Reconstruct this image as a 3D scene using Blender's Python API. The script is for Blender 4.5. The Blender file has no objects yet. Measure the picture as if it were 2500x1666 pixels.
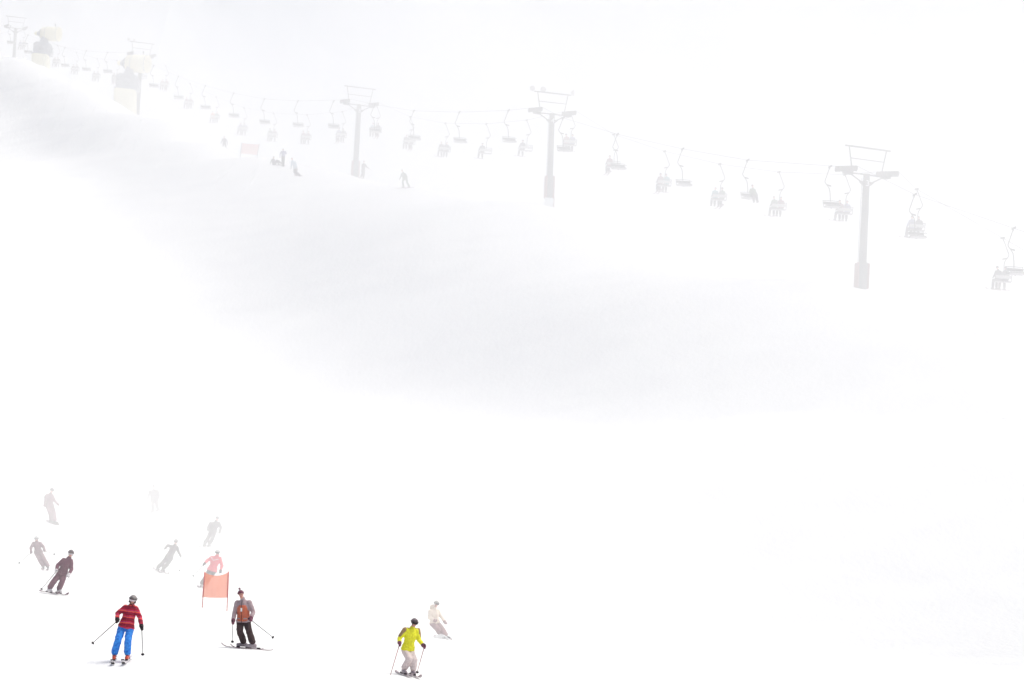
import bpy, math, random
import numpy as np
from mathutils import Vector, Matrix, noise
random.seed(7)

# ------------------------------------------------------------------ camera
FPX, CX, CY = 7990.0, 1250.0, 833.0          # focal length in photo pixels, photo centre
PITCH = math.radians(8.0)
CAMZ = 1.7
scene = bpy.context.scene
col = scene.collection
cam_d = bpy.data.cameras.new('camera')
cam_d.sensor_width = 36.0
cam_d.lens = FPX * 36.0 / 2500.0
cam_d.clip_start = 0.5
cam_d.clip_end = 6000.0
cam = bpy.data.objects.new('camera', cam_d)
cam.location = (0, 0, CAMZ)
cam.rotation_euler = (math.radians(90) + PITCH, 0, 0)
col.objects.link(cam)
scene.camera = cam

# ------------------------------------------------------------------ sky, sun, exposure
SUN_EL, SUN_AZ = math.radians(66), math.radians(88)      # azimuth clockwise from +Y
world = bpy.data.worlds.new('World')
scene.world = world
world.use_nodes = True
nt = world.node_tree
nt.nodes.clear()
sky = nt.nodes.new('ShaderNodeTexSky')
sky.sky_type = 'NISHITA'
sky.sun_disc = False
sky.sun_elevation = SUN_EL
sky.sun_rotation = SUN_AZ
sky.air_density = 0.5
sky.dust_density = 6.6
sky.ozone_density = 0.0
bg = nt.nodes.new('ShaderNodeBackground')
bg.inputs['Strength'].default_value = 0.14
wo = nt.nodes.new('ShaderNodeOutputWorld')
nt.links.new(sky.outputs[0], bg.inputs['Color'])
nt.links.new(bg.outputs[0], wo.inputs['Surface'])
sun_d = bpy.data.lights.new('sun', 'SUN')
sun_d.energy = 0.5
sun_d.angle = math.radians(25)
sun_d.color = (1.0, 0.99, 0.94)
sun = bpy.data.objects.new('sun', sun_d)
sdir = Vector((math.sin(SUN_AZ) * math.cos(SUN_EL), math.cos(SUN_AZ) * math.cos(SUN_EL), math.sin(SUN_EL)))
sun.rotation_euler = (-sdir).to_track_quat('-Z', 'Y').to_euler()
col.objects.link(sun)
vs = scene.view_settings
vs.view_transform = 'Standard'
vs.look = 'None'
vs.gamma = 1.0
vs.use_curve_mapping = False
vs.exposure = 0.5
vs.use_white_balance = True                                # camera white balance set on the grey fog light
vs.white_balance_temperature = 6280
vs.white_balance_tint = 3
cy = scene.cycles
cy.max_bounces = 14
cy.diffuse_bounces = 5
cy.volume_bounces = 8
cy.transparent_max_bounces = 16
cy.use_denoising = True
cy.use_light_tree = False
cy.use_adaptive_sampling = True
cy.adaptive_threshold = 0.01
cy.caustics_reflective = False
cy.caustics_refractive = False

# ------------------------------------------------------------------ helpers
CP, SP = math.cos(PITCH), math.sin(PITCH)
def ray(px, py):
    a, b = (px - CX) / FPX, (CY - py) / FPX
    return Vector((a, CP - b * SP, SP + b * CP))
def at(px, py, Y):
    d = ray(px, py)
    return Vector((0, 0, CAMZ)) + d * (Y / d.y)

def tag(o, label=None, cat=None, group=None, kind=None):
    if label: o['label'] = label
    if cat: o['category'] = cat
    if group: o['group'] = group
    if kind: o['kind'] = kind
    return o
def empty(name, loc):
    o = bpy.data.objects.new(name, None)
    o.empty_display_size = 0.2
    o.location = loc
    col.objects.link(o)
    return o

class MB:
    def __init__(s): s.v, s.f = [], []
    def add(s, vs_, fs):
        n = len(s.v)
        s.v += [tuple(p) for p in vs_]
        s.f += [tuple(i + n for i in f) for f in fs]
    def loft(s, rings, cap=True):
        n = len(rings[0]); vs_ = [p for r in rings for p in r]; fs = []
        for k in range(len(rings) - 1):
            for i in range(n):
                j = (i + 1) % n
                fs.append((k * n + i, k * n + j, (k + 1) * n + j, (k + 1) * n + i))
        if cap:
            fs.append(tuple(range(n))[::-1]); fs.append(tuple((len(rings) - 1) * n + i for i in range(n)))
        s.add(vs_, fs)
    def capsule(s, a, b, r0, r1, n=12, flat=None):
        a, b = Vector(a), Vector(b)
        d = b - a
        L = d.length
        d = d / L if L > 1e-6 else Vector((0, 0, 1))
        u = d.orthogonal().normalized(); w = d.cross(u)
        rings = []
        for t in (80, 55, 25):
            t = math.radians(t); rings.append((a - d * r0 * math.sin(t), r0 * math.cos(t)))
        rings.append((a, r0)); rings.append(((a + b) / 2, (r0 + r1) / 2)); rings.append((b, r1))
        for t in (25, 55, 80):
            t = math.radians(t); rings.append((b + d * r1 * math.sin(t), r1 * math.cos(t)))
        s.loft([[c + (u * math.cos(2 * math.pi * i / n) + w * math.sin(2 * math.pi * i / n)) * r for i in range(n)] for c, r in rings])
    def ellipsoid(s, c, ax, n=14, m=9):
        c = Vector(c); X, Y, Z = [Vector(q) for q in ax]
        rings = []
        for k in range(1, m):
            t = math.pi * k / m
            rings.append([c - Z * math.cos(t) + (X * math.cos(2 * math.pi * i / n) + Y * math.sin(2 * math.pi * i / n)) * math.sin(t) for i in range(n)])
        s.loft(rings)
    def tube(s, pts, r, n=8, cap=True):
        pts = [Vector(p) for p in pts]
        rs = r if isinstance(r, (list, tuple)) else [r] * len(pts)
        rings = []; u = None
        for i, p in enumerate(pts):
            d = (pts[min(i + 1, len(pts) - 1)] - pts[max(i - 1, 0)]).normalized()
            if u is None: u = d.orthogonal().normalized()
            else:
                u = (u - d * u.dot(d))
                u = u.normalized() if u.length > 1e-5 else d.orthogonal().normalized()
            w = d.cross(u)
            rings.append([p + (u * math.cos(2 * math.pi * k / n) + w * math.sin(2 * math.pi * k / n)) * rs[i] for k in range(n)])
        s.loft(rings, cap)
    def box(s, c, X, Y, Z, bev=0.0):
        """oriented box given centre and half-axis vectors; bev chamfers the edges"""
        c, X, Y, Z = Vector(c), Vector(X), Vector(Y), Vector(Z)
        if bev <= 0:
            p = [c + X * i + Y * j + Z * k for k in (-1, 1) for j in (-1, 1) for i in (-1, 1)]
            s.add(p, [(0, 2, 3, 1), (4, 5, 7, 6), (0, 1, 5, 4), (2, 6, 7, 3), (0, 4, 6, 2), (1, 3, 7, 5)])
            return
        bx, by, bz = [1 - min(0.9, bev / max(q.length, 1e-6)) for q in (X, Y, Z)]
        def ring(fx, fy, z):
            o = [(fx, by * fy), (bx * fx, fy), (-bx * fx, fy), (-fx, by * fy), (-fx, -by * fy), (-bx * fx, -fy), (bx * fx, -fy), (fx, -by * fy)]
            return [c + X * a + Y * b + Z * z for a, b in o]
        s.loft([ring(bx, by, -1), ring(1, 1, -bz), ring(1, 1, bz), ring(bx, by, 1)])
    def mesh(s, name, smooth=True):
        me = bpy.data.meshes.new(name)
        me.from_pydata(s.v, [], s.f)
        me.update()
        if smooth: me.polygons.foreach_set('use_smooth', [True] * len(me.polygons))
        return me
    def obj(s, name, m, parent=None, smooth=True, loc=None):
        me = s.mesh(name, smooth)
        if m: me.materials.append(m)
        o = bpy.data.objects.new(name, me)
        if loc is not None: o.location = loc
        o.parent = parent
        col.objects.link(o)
        return o

# ------------------------------------------------------------------ materials
def mat(name, c, rough=0.7, c2=None, scale=30.0, bump=0.0, bscale=60.0, metal=0.0, spec=0.3):
    m = bpy.data.materials.new(name)
    m.use_nodes = True
    N = m.node_tree.nodes; L = m.node_tree.links
    b = N['Principled BSDF']
    b.inputs['Roughness'].default_value = rough
    b.inputs['Metallic'].default_value = metal
    b.inputs['Specular IOR Level'].default_value = spec
    tc = N.new('ShaderNodeTexCoord')
    if c2 is None: c2 = tuple(min(1, q * 0.72) for q in c)
    no = N.new('ShaderNodeTexNoise'); no.inputs['Scale'].default_value = scale; no.inputs['Detail'].default_value = 4
    L.new(tc.outputs['Object'], no.inputs['Vector'])
    rp = N.new('ShaderNodeValToRGB')
    rp.color_ramp.elements[0].position = 0.35; rp.color_ramp.elements[1].position = 0.65
    rp.color_ramp.elements[0].color = (*c2, 1); rp.color_ramp.elements[1].color = (*c, 1)
    L.new(no.outputs['Fac'], rp.inputs['Fac']); L.new(rp.outputs['Color'], b.inputs['Base Color'])
    if bump > 0:
        n2 = N.new('ShaderNodeTexNoise'); n2.inputs['Scale'].default_value = bscale; n2.inputs['Detail'].default_value = 3
        L.new(tc.outputs['Object'], n2.inputs['Vector'])
        bp = N.new('ShaderNodeBump'); bp.inputs['Strength'].default_value = bump; bp.inputs['Distance'].default_value = 0.02
        L.new(n2.outputs['Fac'], bp.inputs['Height']); L.new(bp.outputs['Normal'], b.inputs['Normal'])
    return m

def stripe_mat(name, stops, period):
    """knitted looking bands across the garment"""
    m = mat(name, (0.5, 0.02, 0.05), 0.8, scale=60, bump=0.25, bscale=90)
    N = m.node_tree.nodes; L = m.node_tree.links
    b = N['Principled BSDF']
    tc = N.new('ShaderNodeTexCoord'); sp = N.new('ShaderNodeSeparateXYZ'); L.new(tc.outputs['Object'], sp.inputs[0])
    no = N.new('ShaderNodeTexNoise'); no.inputs['Scale'].default_value = 9; L.new(tc.outputs['Object'], no.inputs['Vector'])
    ad = N.new('ShaderNodeMath'); ad.operation = 'MULTIPLY_ADD'; ad.inputs[1].default_value = 0.05
    L.new(no.outputs['Fac'], ad.inputs[0])
    tx = N.new('ShaderNodeMath'); tx.operation = 'MULTIPLY_ADD'; tx.inputs[1].default_value = 0.12
    L.new(sp.outputs['X'], tx.inputs[0]); L.new(sp.outputs['Z'], tx.inputs[2])
    L.new(tx.outputs[0], ad.inputs[2])
    dv = N.new('ShaderNodeMath'); dv.operation = 'DIVIDE'; dv.inputs[1].default_value = period; L.new(ad.outputs[0], dv.inputs[0])
    fr = N.new('ShaderNodeMath'); fr.operation = 'FRACT'; L.new(dv.outputs[0], fr.inputs[0])
    rp = N.new('ShaderNodeValToRGB'); rp.color_ramp.interpolation = 'LINEAR'
    els = rp.color_ramp.elements
    while len(els) < len(stops): els.new(0.5)
    for e, (p, c) in zip(els, stops): e.position = p; e.color = (*c, 1)
    L.new(fr.outputs[0], rp.inputs['Fac'])
    L.new(rp.outputs['Color'], b.inputs['Base Color'])
    return m

M = {}
M['red_stripe'] = stripe_mat('red_striped_knit', [(0, (.40, .008, .045)), (.16, (.10, .004, .022)), (.34, (.62, .015, .07)), (.46, (.80, .14, .03)), (.56, (.36, .02, .16)), (.72, (.62, .015, .035)), (.88, (.13, .004, .03)), (1, (.40, .008, .045))], 0.15)
M['blue'] = mat('blue_ski_cloth', (.05, .32, .88), .75, (.02, .15, .66), 18, .35, 40)
M['black'] = mat('black_cloth', (.022, .010, .014), .8, (.012, .006, .010), 30, .3)
M['dark_brown'] = mat('dark_brown_cloth', (.055, .030, .030), .85, (.030, .016, .020), 40, .4, 50)
M['mauve_grey'] = mat('mauve_grey_cloth', (.42, .33, .35), .85, (.31, .23, .25), 40, .3)
M['rust'] = mat('rust_orange_cloth', (.56, .16, .075), .85, (.42, .10, .07), 40, .3)
M['yellow'] = mat('yellow_cloth', (.80, .80, .03), .75, (.68, .64, .025), 22, .35, 40)
M['olive'] = mat('olive_brown_cloth', (.36, .24, .12), .8, None, 30, .3)
M['beige'] = mat('beige_cloth', (.74, .64, .62), .85, (.62, .52, .51), 25, .4, 40)
M['plum'] = mat('plum_cloth', (.19, .065, .105), .85, (.11, .035, .06), 40, .3)
M['charcoal'] = mat('charcoal_cloth', (.075, .055, .068), .85, None, 30, .3)
M['pink_red'] = mat('pink_red_cloth', (.78, .10, .14), .8, (.66, .07, .11), 25, .3)
M['cream'] = mat('cream_cloth', (.74, .64, .53), .85, (.62, .52, .44), 25, .3)
M['dusty'] = mat('dusty_rose_cloth', (.34, .19, .20), .85, None, 30, .3)
M['rose_grey'] = mat('rose_grey_cloth', (.24, .12, .155), .85, None, 30, .3)
M['lavender'] = mat('lavender_cloth', (.22, .21, .36), .85, None, 30, .3)
M['pale_blue'] = mat('pale_blue_cloth', (.42, .50, .58), .85, None, 30, .3)
M['orange_c'] = mat('orange_cloth', (.55, .16, .05), .85, None, 30, .3)
M['maroon'] = mat('maroon_cloth', (.20, .03, .06), .85, None, 30, .3)
M['teal'] = mat('teal_cloth', (.06, .22, .26), .85, None, 30, .3)
M['moss'] = mat('moss_cloth', (.10, .15, .09), .85, None, 30, .3)
M['white_trim'] = mat('white_trim', (.85, .85, .86), .6)
M['skin'] = mat('skin', (.60, .33, .27), .6, (.52, .26, .22), 20)
M['lips'] = mat('lips', (.40, .13, .12), .5)
M['hair'] = mat('dark_hair', (.03, .015, .012), .6, None, 90, .4)
M['eye'] = mat('dark_eye', (.02, .015, .012), .3)
M['helmet'] = mat('grey_helmet_shell', (.30, .27, .27), .45, (.16, .15, .15), 22)
M['helmet_dark'] = mat('dark_helmet_shell', (.15, .11, .13), .4, (.06, .05, .055), 20)
M['helmet_pale'] = mat('pale_helmet_shell', (.55, .55, .57), .4)
M['lens'] = mat('pale_goggle_lens', (.62, .52, .56), .15, None, 10, 0, 60, 0, .6)
M['strap'] = mat('black_strap', (.02, .015, .018), .6)
M['boot_red'] = mat('red_orange_boot', (.62, .07, .025), .4)
M['boot_grey'] = mat('grey_boot', (.36, .30, .33), .4)
M['boot_white'] = mat('white_boot', (.7, .66, .68), .4)
M['boot_dark'] = mat('dark_boot', (.05, .04, .045), .45)
M['ski_white'] = mat('white_ski_top', (.75, .72, .75), .35, None, 6)
M['ski_black'] = mat('black_ski_tip', (.015, .012, .014), .35)
M['ski_plum'] = mat('plum_ski_top', (.17, .09, .12), .35)
M['ski_grey'] = mat('grey_ski_top', (.40, .33, .36), .35)
M['steel'] = mat('steel', (.35, .35, .36), .4, None, 20, 0, 60, .7)
M['pole'] = mat('dark_pole', (.07, .065, .07), .4, None, 20, 0, 60, .2)
M['pole_red'] = mat('red_pole_shaft', (.35, .10, .11), .4)
M['basket'] = mat('black_basket', (.02, .015, .02), .5)
M['gate'] = mat('red_gate_pole', (.55, .055, .035), .5)
M['galv'] = mat('galvanised_steel', (.085, .085, .085), .6, (.06, .06, .06), 8, .1, 30, .2)
M['galv_dark'] = mat('dark_steel', (.055, .055, .06), .6, None, 8)
M['rubber'] = mat('rubber_wheel', (.05, .05, .05), .7)
M['pad_red'] = mat('red_padding', (.30, .13, .12), .8, None, 10, .2)
M['pad_grey'] = mat('grey_padding', (.10, .095, .10), .8, None, 10, .2)
M['sign_white'] = mat('white_sign', (.8, .82, .86), .6)
M['seat_pale'] = mat('pale_seat_shell', (.45, .44, .45), .6)
M['seat_dark'] = mat('dark_seat_pad', (.06, .058, .06), .8)
M['gun_yellow'] = mat('yellow_gun_paint', (.86, .82, .62), .5, (.80, .76, .56), 4)
M['pad_yellow'] = mat('yellow_padding', (.86, .83, .66), .8, (.80, .77, .60), 3, .2)
M['gun_grey'] = mat('blue_grey_machine', (.46, .47, .50), .6, None, 5)
M['net_pink'] = mat('coral_net', (.84, .46, .40), .8)

# ------------------------------------------------------------------ lift line (plan)
LA = Vector((26.75, 75.9)); LC = 7990.0                  # 75.9 X + 26.75 Y = 7990
LDIR = Vector((-0.3324, 0.9431, 0.0)).normalized()       # uphill along the ropes
LPERP = Vector((LDIR.y, -LDIR.x, 0))                     # across, to the right and away
LORG = Vector((0, 7990 / 26.75, 0))
GAUGE = 1.62
def on_line(px, py, off=0.0):
    """point where the ray of a pixel meets the vertical plane of the line, shifted off metres across"""
    d = ray(px, py); o = LORG + LPERP * off
    t = (o - Vector((0, 0, 0))).dot(LPERP) / Vector((d.x, d.y, 0)).dot(LPERP)
    return Vector((0, 0, CAMZ)) + d * t

# ------------------------------------------------------------------ figures: joints read off enlarged crops (crop origin and scale)
def fig(o, s, **k):
    r = {}
    for n, v in k.items(): r[n] = (o[0] + v[0] / s, o[1] + v[1] / s)
    return r
RA, RB, RD, RF, RI = ((200, 1420), 7.13), ((470, 1330), 5.6), ((920, 1440), 6.94), ((30, 1170), 5.23), ((340, 1170), 5.81)
def rx(R, x): return R[0][0] + x / R[1]
def ry(R, y): return R[0][1] + y / R[1]
FIGS = []
def F(key, R, Y, foot_y, yaw, k, j, **o):
    FIGS.append(dict(key=key, Y=Y, foot=(sum(rx(R, j[q][0]) for q in ('aL', 'aR')) / 2, ry(R, foot_y)), yaw=yaw, k=k,
                     j={n: (rx(R, v[0]), ry(R, v[1])) for n, v in j.items()},
                     poles=[[(rx(R, a), ry(R, b)) for a, b in p] for p in o.pop('poles', [])],
                     skis=[(rx(R, a), b, rx(R, c), d) for a, b, c, d in o.pop('skis', [])], **o))
F('a', RA, 82.4, 1345, -8, .95, dict(H=(890, 318), N=(868, 415), sL=(748, 452), sR=(950, 480), eL=(622, 556), eR=(1010, 625), hL=(612, 690), hR=(1042, 815),
   pL=(702, 785), pR=(845, 792), kL=(632, 1010), kR=(802, 1030), aL=(566, 1270), aR=(793, 1290)), poles=[[(600, 690), (165, 1092)], [(1043, 815), (1059, 1295)]],
  skis=[(524, -.85, 596, .75), (706, -.85, 872, .75)],
  label='skier in red striped jacket and bright blue trousers at lower left', short='the skier in red stripes and blue trousers',
  m=('red_stripe', 'blue', 'helmet', 'black', 'boot_red', 'ski_white', 'pole'), head='helmet_goggles', hair=True)
F('b', RB, 93, 1425, -14, 1.0, dict(H=(663, 680), N=(690, 755), sL=(604, 800), sR=(785, 795), eL=(575, 935), eR=(832, 925), hL=(552, 1065), hR=(792, 1025),
   pL=(650, 1050), pR=(745, 1045), kL=(648, 1190), kR=(775, 1195), aL=(695, 1375), aR=(820, 1365)), poles=[[(553, 1065), (546, 1340)], [(792, 1025), (1115, 1280)]],
  skis=[(390, .25, 905, .05), (500, -.1, 1055, -.3)],
  label='skier in bobble hat, mauve and rust jacket and dark brown trousers beside the orange gate', short='the skier in the bobble hat',
  m=('mauve_grey', 'dark_brown', 'plum', 'plum', 'boot_grey', 'ski_plum', 'pole'), head='beanie', vest='rust', badge=True, ski=.64)
F('d', RD, 87, 1452, 28, .95, dict(H=(635, 560), N=(605, 650), sL=(485, 690), sR=(685, 700), eL=(385, 820), eR=(715, 850), hL=(385, 925), hR=(805, 968),
   pL=(480, 1010), pR=(570, 1015), kL=(548, 1180), kR=(632, 1195), aL=(450, 1395), aR=(605, 1410)), poles=[[(385, 925), (214, 1502)], [(805, 968), (677, 1422)]],
  skis=[(660, -.75, 395, .6), (765, -.75, 520, .6)],
  label='skier in bright yellow jacket and beige trousers at the bottom edge', short='the skier in the yellow jacket',
  m=('yellow', 'beige', 'helmet_dark', 'plum', 'boot_grey', 'ski_grey', 'pole_red'), head='helmet', yoke='olive')
F('e', RD, 130, 838, 55, 1.0, dict(H=(1008, 240), N=(975, 320), sL=(900, 370), sR=(1040, 365), eL=(890, 480), eR=(1085, 450), hL=(1000, 530), hR=(1168, 570),
   pL=(940, 560), pR=(1020, 560), kL=(1035, 680), kR=(1108, 672), aL=(1040, 800), aR=(1150, 810)), board=(rx(RD, 1235), -.62, rx(RD, 1000), .62),
  label='snowboarder in cream jacket and dusty rose trousers behind the yellow skier', short='the cream snowboarder',
  m=('cream', 'dusty', 'helmet', 'dusty', 'boot_dark', 'ski_grey', 'pole'), head='helmet', hood='cream', baggy=True, spray=True)
F('f', RF, 112, 1462, 10, 1.02, dict(H=(748, 950), N=(728, 1010), sL=(650, 1035), sR=(755, 1050), eL=(582, 1100), eR=(755, 1150), hL=(556, 1185), hR=(715, 1238),
   pL=(600, 1215), pR=(662, 1215), kL=(528, 1312), kR=(632, 1322), aL=(468, 1412), aR=(590, 1422)), poles=[[(556, 1185), (365, 1415)]],
  skis=[(610, -.65, 375, .65), (735, -.65, 520, .65)],
  label='dark plum clad skier leaning into a turn at the far lower left', short='the dark plum skier',
  m=('plum', 'plum', 'helmet_dark', 'boot_white', 'boot_white', 'ski_plum', 'pole'), head='helmet_goggles')
F('g', RF, 138, 1162, -6, .95, dict(H=(310, 762), N=(312, 800), sL=(270, 820), sR=(360, 822), eL=(238, 875), eR=(398, 865), hL=(240, 940), hR=(413, 917),
   pL=(308, 935), pR=(358, 935), kL=(352, 1035), kR=(412, 1035), aL=(393, 1125), aR=(450, 1125)), poles=[[(240, 940), (80, 1078)], [(413, 917), (542, 963)]],
  skis=[(372, -.8, 400, .75), (455, -.8, 462, .75)],
  label='rose grey skier with both poles out, above the dark plum skier', short='the rose grey skier',
  m=('rose_grey', 'rose_grey', 'helmet_pale', 'plum', 'boot_dark', 'ski_grey', 'pole'), head='helmet_goggles')
F('h', RF, 165, 556, 60, 1.0, dict(H=(505, 145), N=(490, 185), sL=(440, 205), sR=(510, 210), eL=(420, 280), eR=(542, 280), hL=(412, 342), hR=(588, 330),
   pL=(455, 345), pR=(505, 345), kL=(488, 440), kR=(530, 438), aL=(480, 535), aR=(540, 535)), board=(rx(RF, 578), -.6, rx(RF, 450), .6),
  label='snowboarder with a rucksack standing in fog at the left edge', short='the left snowboarder',
  m=('rose_grey', 'rose_grey', 'helmet_dark', 'plum', 'boot_dark', 'ski_plum', 'pole'), head='helmet', pack=True, baggy=True)
F('c', RB, 139, 588, -25, 1.0, dict(H=(345, 108), N=(338, 150), sL=(262, 178), sR=(378, 192), eL=(205, 215), eR=(402, 285), hL=(155, 272), hR=(378, 378),
   pL=(235, 350), pR=(300, 355), kL=(178, 455), kR=(225, 470), aL=(118, 548), aR=(170, 552)), poles=[[(155, 272), (2, 436)]],
  skis=[(82, -.8, 170, .75), (140, -.8, 215, .75)],
  label='skier in pink red jacket with white chevron, half behind the orange gate', short='the pink red skier',
  m=('pink_red', 'charcoal', 'helmet_pale', 'charcoal', 'boot_grey', 'ski_grey', 'pole'), head='helmet', chevron=True)
F('i', RI, 158, 1320, 5, 1.0, dict(H=(520, 888), N=(508, 935), sL=(448, 955), sR=(538, 968), eL=(400, 942), eR=(560, 1040), hL=(366, 985), hR=(588, 1088),
   pL=(388, 1120), pR=(445, 1130), kL=(325, 1195), kR=(395, 1215), aL=(255, 1265), aR=(330, 1300)), poles=[[(366, 985), (118, 1113)], [(588, 1088), (573, 1308)]],
  skis=[(300, -.7, 180, .7), (405, -.7, 235, .7)],
  label='dark skier leaning steeply with arms wide, left of the orange gate', short='the steeply leaning skier',
  m=('charcoal', 'charcoal', 'helmet', 'charcoal', 'boot_dark', 'ski_plum', 'pole'), head='helmet')
F('j', RI, 172, 970, -10, 1.02, dict(H=(1110, 550), N=(1090, 600), sL=(1005, 630), sR=(1135, 630), eL=(978, 690), eR=(1158, 690), hL=(975, 725), hR=(1140, 762),
   pL=(1012, 750), pR=(1068, 750), kL=(968, 850), kR=(1030, 862), aL=(925, 930), aR=(990, 945)),
  skis=[(860, -.7, 990, .7), (925, -.7, 1045, .7)],
  label='faint grey skier in fog above the pink red skier', short='the faint grey skier',
  m=('charcoal', 'charcoal', 'helmet_pale', 'charcoal', 'boot_dark', 'ski_grey', 'pole'), head='helmet')
F('k', RI, 200, 472, -35, 1.05, dict(H=(205, 112), N=(205, 155), sL=(152, 175), sR=(262, 175), eL=(130, 240), eR=(278, 235), hL=(112, 285), hR=(272, 270),
   pL=(188, 310), pR=(242, 310), kL=(190, 390), kR=(252, 385), aL=(195, 445), aR=(275, 450)),
  skis=[(55, -.5, 235, .5), (150, -.5, 325, .5)],
  label='barely visible skier deepest in the fog of the lower slope', short='the barely visible skier',
  m=('charcoal', 'charcoal', 'charcoal', 'charcoal', 'boot_dark', 'ski_grey', 'pole'), head='beanie')
# people on the upper slope
RU, RV, RW, RX = ((350, 170), 5.6), ((600, 340), 14.25), ((640, 190), 5.41), ((950, 200), 4.706)
F('u1', RU, 388, 1085, 0, .95, dict(H=(1105, 925), N=(1105, 945), sL=(1082, 952), sR=(1128, 952), eL=(1070, 990), eR=(1145, 990), hL=(1060, 1012), hR=(1147, 1030),
   pL=(1092, 1022), pR=(1122, 1022), kL=(1090, 1052), kR=(1125, 1052), aL=(1090, 1076), aR=(1125, 1076)), skis=[(1085, -.8, 1090, .7), (1122, -.8, 1126, .7)],
  label='small skier on the ridge, left of the coral net', short='the ridge skier', low=True,
  m=('charcoal', 'charcoal', 'charcoal', 'charcoal', 'boot_dark', 'ski_plum', 'pole'), head='beanie')
F('u4', RV, 345, 968, 160, 1.0, dict(H=(1300, 372), N=(1305, 415), sL=(1235, 440), sR=(1385, 440), eL=(1195, 520), eR=(1405, 500), hL=(1192, 635), hR=(1345, 540),
   pL=(1270, 600), pR=(1335, 600), kL=(1275, 760), kR=(1325, 760), aL=(1270, 920), aR=(1315, 925)),
  label='person in lavender top standing next to the one sitting on the ridge', short='the standing person', low=True,
  m=('lavender', 'charcoal', 'charcoal', 'charcoal', 'boot_dark', 'ski_plum', 'pole'), head='beanie')
F('u3', RV, 346, 925, 70, 1.0, dict(H=(970, 640), N=(962, 690), sL=(910, 710), sR=(990, 715), eL=(885, 790), eR=(1020, 790), hL=(850, 860), hR=(1080, 760),
   pL=(955, 860), pR=(1000, 870), kL=(1090, 740), kR=(1140, 760), aL=(1150, 900), aR=(1200, 895)),
  label='person sitting on the snow with knees drawn up on the ridge', short='the sitting person', low=True, board=(rx(RV, 1340), -.25, rx(RV, 1080), .35),
  m=('charcoal', 'charcoal', 'moss', 'charcoal', 'boot_dark', 'ski_plum', 'pole'), head='beanie')
F('u5', RV, 338, 1290, 60, 1.0, dict(H=(1610, 690), N=(1630, 750), sL=(1590, 780), sR=(1720, 800), eL=(1590, 900), eR=(1760, 900), hL=(1568, 1020), hR=(1780, 990),
   pL=(1690, 1030), pR=(1760, 1030), kL=(1690, 1160), kR=(1760, 1150), aL=(1760, 1225), aR=(1860, 1255)), board=(rx(RV, 1960), -.55, rx(RV, 1700), .55),
  label='snowboarder in pale blue jacket leaning back on the ridge', short='the pale blue snowboarder', low=True,
  m=('pale_blue', 'charcoal', 'dusty', 'charcoal', 'boot_dark', 'ski_plum', 'pole'), head='beanie', baggy=True)
F('u6', RW, 338, 1330, 40, 1.0, dict(H=(1345, 1112), N=(1343, 1135), sL=(1322, 1148), sR=(1365, 1150), eL=(1318, 1185), eR=(1380, 1180), hL=(1330, 1210), hR=(1408, 1198),
   pL=(1322, 1225), pR=(1345, 1225), kL=(1325, 1270), kR=(1345, 1268), aL=(1300, 1312), aR=(1332, 1312)), skis=[(1275, -.8, 1310, .6), (1320, -.8, 1350, .6)],
  poles=[[(1408, 1198), (1450, 1230)]],
  label='skier in grey just right of the number 5 pylon foot', short='the skier by the number 5 pylon', low=True,
  m=('charcoal', 'charcoal', 'charcoal', 'charcoal', 'boot_dark', 'ski_plum', 'pole'), head='beanie')
F('u7', RX, 316, 1215, -30, 1.0, dict(H=(150, 1022), N=(160, 1042), sL=(142, 1060), sR=(188, 1060), eL=(132, 1098), eR=(205, 1095), hL=(120, 1120), hR=(195, 1120),
   pL=(165, 1115), pR=(200, 1118), kL=(155, 1150), kR=(205, 1155), aL=(165, 1190), aR=(230, 1200)), skis=[(40, -.2, 165, .2), (150, -.5, 262, .6)],
  label='skier in moss green crouching on open snow between pylons 4 and 5', short='the moss green skier', low=True,
  m=('moss', 'moss', 'moss', 'charcoal', 'boot_dark', 'ski_plum', 'pole'), head='beanie')

# pylons: base pixel, column top pixel
PYL = [((2103, 702), (2116, 425.7)), ((1340, 502), (1348, 278)), ((867, 432), (877, 256)), ((336, 274.5), (345, 137)), ((33.6, 147), (38.4, 69))]

SOFT = []
# ------------------------------------------------------------------ snow surface: thin plate spline through the places where things stand
CON = [(Vector((0, 0, 0))), Vector((-50, 0, -.5)), Vector((50, 0, -.5)), Vector((0, 40, 1.4))]
for f in FIGS:
    CON.append(at(f['foot'][0], f['foot'][1], f['Y']))
CON += [at(60, 1650, 81), at(1250, 1700, 84), at(1900, 1700, 86), at(2450, 1700, 90), at(478, 1480, 115), at(568, 1493, 115)]
CON.append(at(524, ry(RB, 1398), 93.2))
for b, t in PYL[:3]:
    p = on_line(*b); CON.append(p)
RIDGE = [(-500, 20), (-250, 75), (-120, 105), (0, 138), (117, 170), (212, 212), (300, 258), (390, 300), (478, 327), (552, 358), (632, 384), (690, 406)]
for x, y in RIDGE:
    Yl = on_line(x, y).y - 30
    p = at(x, y, Yl); CON.append(p)
    lo = at(x, 1240, 200)
    for t in (.3, .55, .78):
        q = lo.lerp(p, t); SOFT.append(q)
    q = at(x, y, Yl + 16); q.z -= 1.6; CON.append(q)
    q = at(x, y, Yl + 45); q.z -= 9; CON.append(q)
    q = at(x, y, Yl + 140); q.z -= 35; CON.append(q)
for x, y in [(900, 438), (1340, 502), (1700, 600), (2103, 702), (2500, 790)]:
    p = on_line(x, y)
    q = at(x, y, p.y + 22); q.z -= 2.5; CON.append(q)
    q = at(x, y, p.y + 60); q.z -= 13; CON.append(q)
    q = at(x, y, p.y + 160); q.z -= 45; CON.append(q)
    lo = at(x, 1470 + (x - 900) * .06, 146)
    for t in ((.3, .6, .85) if x > 1000 else (.62, .85)):
        q = lo.lerp(p, t); SOFT.append(q)
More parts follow.
